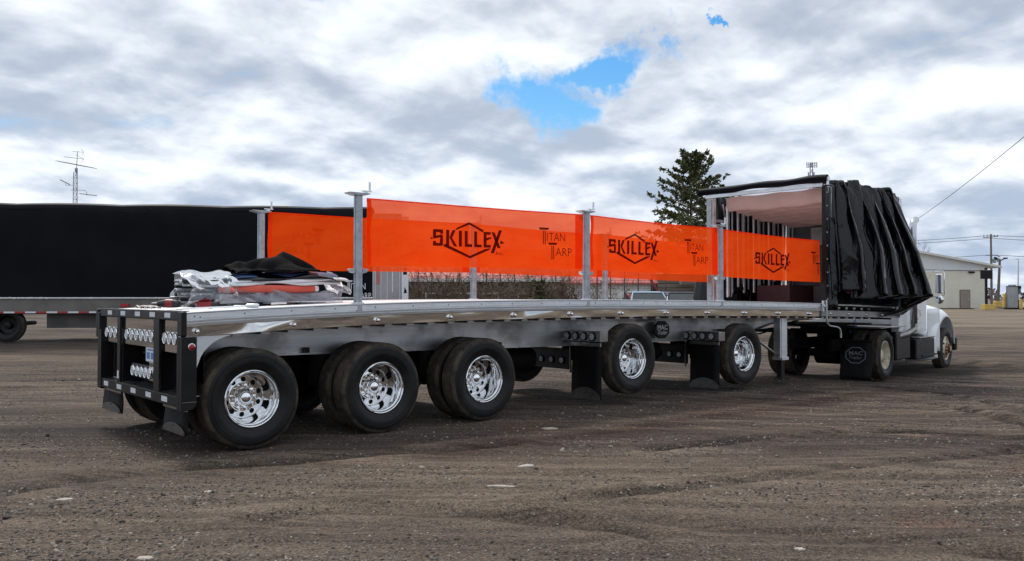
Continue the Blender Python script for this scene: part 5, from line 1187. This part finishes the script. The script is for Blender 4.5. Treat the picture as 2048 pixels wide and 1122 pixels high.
car('dark grey car parked beyond the flatbed, roof and windscreen showing above the deck', 7.13, 36, (.06, .065, .075), 'dark_car_paint')
car('light blue car parked beyond the flatbed, left of the dark car', 5.72, 36.5, (.36, .50, .60), 'light_blue_car_paint')
o = view_thing('red_boom', 'dark red steel boom leaning beside the dark grey car', 'boom', 6.5, 38); m = M(); m.tube([(-.3, 0, 2.1), (.1, 0, 1.4), (.5, 0, 0)], .06, 6); m.build('arm', mat('dark_red_steel', (.26, .03, .03), .5, .2, .2), o, True, local=True)
def bagf(u, v):
    a = 2 * math.pi * u; r = (.28 + .62 * (1 - v) ** .8 + .05 * math.sin(a * 5 + v * 3)) * (1 if v < 1 else 0); return (r * math.cos(a) * .8, r * .7 * math.sin(a), 2.4 * v)
p = W3(7.72, 34.0, 0); o = M().grid(bagf, 30, 12).build('covered_load', BLACK_V, smooth=True); o.location = (p.x, p.y, float(gh(p.x, p.y))); tag(o, 'tall dark tarp covered load standing right of the dark grey car', 'covered load')

# ------------------------------------------------------------------ pole antenna behind the black trailer
ANT = mat('antenna_metal', (.30, .32, .36), .5, .6, .15, 3)
o = view_thing('antenna_tower', 'thin lattice antenna mast with aerials rising behind the black trailer', 'antenna mast', -36.0, 70)
m = M(); k3 = [(.25 * math.cos(R(a)), .25 * math.sin(R(a))) for a in (90, 210, 330)]
H = 11.6
for a, b in k3: m.tube([(a, b, 0), (a * .7, b * .7, H)], .03, 5)
n = 26
for i in range(n):
    z0, z1 = H * i / n, H * (i + 1) / n; f0, f1 = 1 - .3 * i / n, 1 - .3 * (i + 1) / n
    for j in range(3):
        a, b = k3[j], k3[(j + 1) % 3]; m.cyl((a[0] * f0, a[1] * f0, z0), (b[0] * f1, b[1] * f1, z1), .014, n=4); m.cyl((a[0] * f0, a[1] * f0, z0), (b[0] * f0, b[1] * f0, z0), .014, n=4)
m.build('mast', ANT, o, local=True)
m = M(); m.tube([(0, 0, H - .3), (.12, 0, 13.35)], .025, 6); m.cyl((.02, 0, H), (.02, 0, H + .35), .12, n=8); m.build('top_pole', ANT, o, local=True)
m = M(); m.tube([(-1.6, 0, 12.55), (1.6, .2, 11.95)], .022, 5)
for q in np.linspace(-1.5, 1.5, 15): zz = 12.25 - .1875 * q; m.tube([(q, -.75 + .3 * abs(q) / 1.5, zz), (q, .75 - .3 * abs(q) / 1.5, zz)], .012, 4)
m.tube([(-1.0, 0, 12.9), (.55, .1, 12.72)], .02, 5); m.tube([(.2, -.5, 13.0), (.62, .0, 12.72), (.22, .5, 12.5)], .014, 4); m.tube([(-.3, 0, 13.33), (.6, 0, 13.28)], .018, 5); m.tube([(.5, -.2, 13.55), (.62, 0, 13.28), (.35, .3, 13.1)], .014, 4)
m.build('yagi_aerial', ANT, o, local=True)
m = M(); m.tube([(-.15, 0, 10.55), (-.85, 0, 10.55), (-.85, 0, 10.75)], .02, 5); m.tube([(-1.3, 0, 11.0), (-.5, 0, 10.6)], .04, 5); m.tube([(-.4, 0, 10.15), (.75, 0, 10.12), (.9, 0, 10.0), (.92, 0, 9.7)], .02, 5); m.tube([(.3, 0, 9.85), (1.75, 0, 9.68)], .035, 5); m.build('side_aerial', ANT, o, local=True)

# ------------------------------------------------------------------ far cell tower
o = view_thing('cell_tower', 'distant cell tower showing just above the black rolled flap', 'tower', 106.0, 300)
m = M()
for s in (-1, 1): m.tube([(s * 2.2, 0, 0), (s * .35, 0, 49)], .18, 5)
for i in range(24):
    f0 = 2.2 - 1.85 * i / 24; f1 = 2.2 - 1.85 * (i + 1) / 24; z0, z1 = 49 * i / 24, 49 * (i + 1) / 24; m.cyl((-f0, 0, z0), (f1, 0, z1), .08, n=4); m.cyl((f0, 0, z0), (-f1, 0, z1), .08, n=4)
m.build('mast', ANT, o, local=True)
m = M(); m.tube([(-1.6, 0, 48.2), (1.9, 0, 48.9)], .09, 4); m.tube([(-1.6, 0, 47.4), (1.9, 0, 48.0)], .09, 4)
for x in (-1.6, -.9, -.1, .5, 1.2, 1.9): m.box(x - .14, x + .14, -.1, .1, 47.2, 49.2)
for x in (-1.1, -.5, .4, .9): m.box(x - .16, x + .16, -.2, .2, 43.8, 45.6)
m.tube([(-1.1, 0, 44.4), (1.0, 0, 44.4)], .09, 4); m.build('antenna_array', ANT, o, local=True)

# ------------------------------------------------------------------ cream warehouse on the right
CREAM = mat('cream_siding', (.80, .765, .66), .65, 0, .06, .4, .05, 6, dirt=((.5, .45, .35), .3, .35))
GABLE = mat('grey_white_gable', (.70, .74, .77), .6, 0, .05, .5)
whs = view_thing('cream_warehouse', 'long cream sided warehouse with low white roof on the right', 'warehouse', 54.0, 97, .33)
lb(whs, 'wall', CREAM, -16, 0, .05, 24, -.3, 4.36)
for k in range(20): lb(whs, 'siding_board', CREAM, -16, .02, .0 + .012 * (k % 2), .048, .02 + k * .216, .215 + k * .216)
m = M(); m.prism([(-16, 4.36), (.0, 4.36), (.0, 4.95), (-9.8, 6.7), (-16, 5.6)], lambda a, b, t: (a, t, b), .03, 24); m.build('gable', GABLE, whs, local=True)
m = M(); m.hexa([(-9.8, -.6, 6.72), (1.6, -.6, 4.62), (1.6, 24, 4.62), (-9.8, 24, 6.72), (-9.8, -.6, 6.95), (1.6, -.6, 4.86), (1.6, 24, 4.86), (-9.8, 24, 6.95)]); m.hexa([(-16.5, -.6, 5.4), (-9.8, -.6, 6.72), (-9.8, 24, 6.72), (-16.5, 24, 5.4), (-16.5, -.6, 5.6), (-9.8, -.6, 6.95), (-9.8, 24, 6.95), (-16.5, 24, 5.6)])
m.build('roof', mat('white_roof_trim', (.68, .68, .66), .5, 0, .05, .6), whs, local=True)
dr_ = lb(whs, 'door', mat('tan_door', (.30, .25, .21), .55, 0, .08, 1), -2.85, -1.80, -.05, -.004, 0, 2.05)
lb(whs, 'door_frame', mat('brown_trim', (.17, .12, .09), .6, 0, .1), -2.93, -1.72, -.028, -.002, 0, 2.13); m = M(); m.cyl((-1.92, -.12, 1.0), (-1.92, -.05, 1.0), .05, n=8); m.build('door_handle', ALU, dr_, local=True)
m = M(); m.tube([(-14, -.05, 4.45), (-6, -.05, 4.40), (-4.5, -.08, 4.34), (-.1, -.05, 4.30)], .025, 5); m.build('wall_cable', BLACK_M, whs, local=True)
m = M()
for x in (-1.9, -1.65, -1.45): m.box(x, x + .16, -.25, -.02, 4.02, 4.22)
m.build('wall_lamp', BLACK_P, whs, local=True)
lb(whs, 'base_plinth', mat('dark_plinth', (.10, .085, .07), .9, 0, .3, 2), -16, .04, -.05, .0, -.3, .06)
# sign, poles, fuel island
YEL = mat('faded_yellow', (.60, .42, .11), .65, 0, .15, 1.5, dirt=((.35, .25, .1), .3, 2))
sg = view_thing('sign_post', 'black sign panel on a post with yellow concrete base by the warehouse corner', 'sign', 49.15, 88, .36)
lb(sg, 'panel', BLACK_P, -.62, .60, -.08, .08, 3.15, 4.04, .02); lb(sg, 'post', BLACK_P, -.13, .10, .0, .14, .5, 4.3); lb(sg, 'base', YEL, -.40, .75, -.4, .45, -.05, .52, .03); lb(sg, 'panel_frame', STAIN, -.64, .62, -.07, .07, 4.045, 4.075)
WOODP = mat('utility_pole_wood', (.16, .135, .115), .9, 0, .25, 1.5, aniso=(1, 1, .2))
up = view_thing('utility_pole', 'tall dark utility pole with crossarms behind the sign post', 'utility pole', 67.7, 120, .7)
m = M(); m.tube([(0, 0, -.5), (0, 0, 9.85)], [.19, .12], 8); m.build('pole', WOODP, up, True, local=True)
m = M(); m.tube([(-1.1, 0, 9.35), (1.0, 0, 9.5)], .06, 5); m.tube([(-.8, 0, 6.85), (.7, 0, 6.85), (1.25, 0, 6.6)], .065, 5); m.build('crossarm', WOODP, up, local=True)
m = M(); m.cyl((.45, 0, 5.75), (.45, 0, 6.35), .24, n=10); m.cyl((1.0, 0, 5.9), (1.0, 0, 6.45), .16, n=10); m.tube([(0, 0, 6.1), (1.1, 0, 6.2)], .06, 5)
for x in (-1.0, -.5, .5, .95): m.cyl((x, 0, 9.45), (x, 0, 9.75), .05, n=6)
m.build('transformer', ANT, up, True, local=True)
lp = view_thing('light_pole', 'leaning wooden pole with two floodlights and yellow base right of the utility pole', 'light pole', 61.7, 108, .45)
m = M(); m.tube([(0, 0, 0), (.33, 0, 6.0)], [.20, .14], 8); m.build('pole', WOODP, lp, True, local=True)
lb(lp, 'base', YEL, -.42, .42, -.4, .4, -.1, .62, .08)
m = M(); m.tube([(.32, 0, 5.75), (.9, 0, 6.1)], .07, 5); m.hexa([(.8, -.15, 5.98), (1.25, -.15, 6.05), (1.25, .15, 6.05), (.8, .15, 5.98), (.85, -.15, 6.2), (1.25, -.15, 6.22), (1.25, .15, 6.22), (.85, .15, 6.2)]); m.hexa([(-.35, -.15, 6.0), (-.05, -.15, 5.9), (-.05, .15, 5.9), (-.35, .15, 6.0), (-.35, -.15, 6.3), (-.05, -.15, 6.2), (-.05, .15, 6.2), (-.35, .15, 6.3)]); m.build('floodlight', BLACK_P, lp, local=True)
o = view_thing('lamp_post', 'short grey lamp post between the leaning pole and the fuel station', 'lamp post', 68.3, 116, .6)
m = M(); m.tube([(0, 0, 0), (-.08, 0, 2.6)], .07, 6); m.box(-.5, .38, -.15, .15, 2.55, 2.72); m.build('pole', ANT, o, local=True)
STEELG = mat('corrugated_grey_tank', (.40, .42, .44), .4, .6, .12, 1)
fs = view_thing('fuel_station', 'grey round fuel pump housing on dark kerb with hose at right edge', 'fuel pump', 54.1, 92, .34)
m = M(); n = 40; m.cyl((0, 0, .12), (0, 0, 2.40), .52, n=20)
for k in range(20): a = 2 * math.pi * k / 20; m.box(.52 * math.cos(a) - .02, .52 * math.cos(a) + .02, .52 * math.sin(a) - .02, .52 * math.sin(a) + .02, .14, 2.36)
m.build('housing', STEELG, fs, local=True); m = M(); m.cyl((0, 0, 2.40), (0, 0, 2.47), .56, n=20); m.box(.35, .85, -.3, .3, 2.2, 2.5); m.build('housing_lid', BLACK_P, fs, local=True)
lb(fs, 'kerb', BLACK_P, -1.05, 4.5, -1.0, 1.2, -.2, .15); lb(fs, 'pump_column', mat('pump_dark_grey', (.12, .125, .13), .5, .2, .2), .50, .80, -.3, .3, .15, 2.25)
lb(fs, 'pump_face', WHITE_P, .52, .78, -.34, -.305, 1.0, 1.6); m = M(); m.tube([(.66, -.36, 1.2), (.95, -.4, 1.0), (.9, -.4, .4), (.6, -.4, .3)], .05, 6); m.build('hose', BLACK_M, fs, True, local=True)
m = M(); m.hexa([(.62, -.5, .15), (1.2, -.5, .15), (1.2, -.1, .15), (.62, -.1, .15), (.7, -.45, .75), (.95, -.45, .8), (.95, -.15, .8), (.7, -.15, .75)]); m.build('pale_sack', WHITE_P, fs, bev=.08, local=True)
lb(fs, 'slab', mat('concrete_slab', (.42, .40, .37), .85, 0, .12, 1), -3.4, -1.06, -.4, 1.4, -.2, .06)
bo = None
for lab, lat, dep, hh in (('tall faded yellow bollard left of the grey fuel pump', 53.45, 92.3, 1.65), ('yellow bollard standing in front of the grey fuel pump', 54.25, 90.6, 1.08), ('yellow bollard at the far right edge beyond the fuel pump', 55.4, 92, .55)):
    o = view_thing('bollard', lab, 'bollard', lat, dep, .34, 'yellow bollards round the fuel pump')
    m = M(); m.tube([(0, 0, -.1), (0, 0, hh - .08), (0, 0, hh - .02), (0, 0, hh)], [.165, .165, .13, .03], 14); m.build('post', YEL, o, 40, local=True); m = M(); m.cyl((0, 0, -.02), (0, 0, .05), .2, n=14); m.build('collar', BLACK_M, o, local=True)
o = view_thing('slim_light_pole', 'slim pale light pole rising behind the fuel pump', 'light pole', 57.1, 96, .4)
m = M(); m.tube([(0, 0, 0), (.15, 0, 5.5)], [.09, .06], 6); m.tube([(.15, 0, 5.5), (-.1, 0, 5.52), (-.25, 0, 5.45)], .05, 5); m.build('pole', mat('pale_pole', (.62, .64, .66), .5, .3, .1), o, True, local=True); m = M(); m.box(.0, .3, -.1, .1, 1.9, 2.1); m.box(.35, 1.0, -.03, .03, 1.32, 1.40); m.build('box', ANT, o, local=True)
# overhead wires
WIRE = mat('black_wire', (.03, .03, .035), .6, 0, 0)
def wire(label, a, b, sag, r):
    a, b = Vector(a), Vector(b); m = M(); m.tube([a.lerp(b, k / 24) - Vector((0, 0, sag * 4 * (k / 24) * (1 - k / 24))) for k in range(25)], r, 4); o = m.build('overhead_wire', WIRE, org=a); tag(o, label, 'wire', 'overhead wires on the right')
    return o
wire('thick service wire sloping down from upper right behind the exhaust stack', W3(28.7, 45, 11.35), W3(45.0, 96, 9.9), .25, .026)
for i, (za, zb, lab) in enumerate(((9.75, 10.4, 'uppermost thin wire running left and right from the utility pole top'), (9.35, 9.0, 'second thin wire below the utility pole top, running level to both sides'), (7.0, 7.2, 'low thin wire strung from the lower crossarm of the utility pole'))):
    m = M(); pL = W3(30, 150, za + 2.2); pP = W3(67.7, 120, za + .6); pR = W3(120, 112, zb + .8)
    pts = [pL.lerp(pP, k / 14) - Vector((0, 0, 1.0 * 4 * (k / 14) * (1 - k / 14))) for k in range(15)] + [pP.lerp(pR, k / 14) - Vector((0, 0, 1.0 * 4 * (k / 14) * (1 - k / 14))) for k in range(1, 15)]
    m.tube(pts, .03, 4); o = m.build('overhead_wire', WIRE, org=pL); tag(o, lab, 'wire', 'overhead wires on the right')
# bare tree top beside the stack, far tree line
def bare_tree(label, lat, dep, H, seed):
    o = view_thing('bare_tree', label, 'tree', lat, dep); r = random.Random(seed); m = M(); tw_ = M()
    m.tube([(0, 0, 0), (.1, 0, H * .35), (0, .1, H * .55)], [.28, .2, .14], 8)
    def br(p, d, L, rad, lv):
        pts = [p]
        for s in range(4): d = (d + Vector((r.uniform(-.25, .25), r.uniform(-.25, .25), r.uniform(-.05, .2)))).normalized(); pts.append(pts[-1] + d * L / 4)
        (m if lv < 2 else tw_).tube(pts, [rad * (1 - s * .2) for s in range(5)], 4 if lv < 2 else 3, False)
        if lv < 4:
            for q in range(4): br(pts[r.randint(1, 4)], (d + Vector((r.uniform(-.9, .9), r.uniform(-.9, .9), r.uniform(-.1, .6)))).normalized(), L * .62, rad * .5, lv + 1)
    for k in range(6): a = k * 1.05; br(Vector((0, 0, H * (.3 + .04 * k))), Vector((math.cos(a) * .7, math.sin(a) * .7, .9)).normalized(), H * .34, .10, 0)
    m.build('trunk', BARK, o, local=True); x = tw_.build('crown', TWIG, o, local=True); return o
bare_tree('bare leafless tree top showing beside the exhaust stack', 61.0, 130, 9.2, 4)
TL_ = bpy.data.materials.new('far_woods'); TL_.use_nodes = True
_t = NT(TL_.node_tree); _rn = _t.node('ShaderNodeNewGeometry').outputs['Random Per Island']; _b = _t.n['Principled BSDF']; _t.put(_b.inputs['Base Color'], _t.mix(_rn, (.055, .048, .07), (.15, .115, .12))); _b.inputs['Roughness'].default_value = 1
r = random.Random(3); m = M()
for k in range(7000):
    lat = r.uniform(-260, 420); dep = 330 + r.uniform(-25, 25); top = 4.2 + 1.6 * math.sin(lat * .05) + 1.2 * math.sin(lat * .021 + 1) + r.uniform(-1, 1.2); z = .3 + r.random() ** .7 * top
    p = W3(lat, dep, z); s = r.uniform(.5, 1.4); a = Vector((r.uniform(-1, 1), r.uniform(-1, 1), r.uniform(-.3, .9))).normalized() * s; b = a.cross(Vector((r.uniform(-1, 1), r.uniform(-1, 1), r.uniform(-1, 1)))).normalized() * s * .6
    m.add([p - a * .3 - b, p + a - b * .3, p + a * .8 + b * .5, p - a * .5 + b], [(0, 1, 2, 3)])
o = m.build('treeline', TL_); o['kind'] = 'stuff'
bpy.context.view_layer.update()
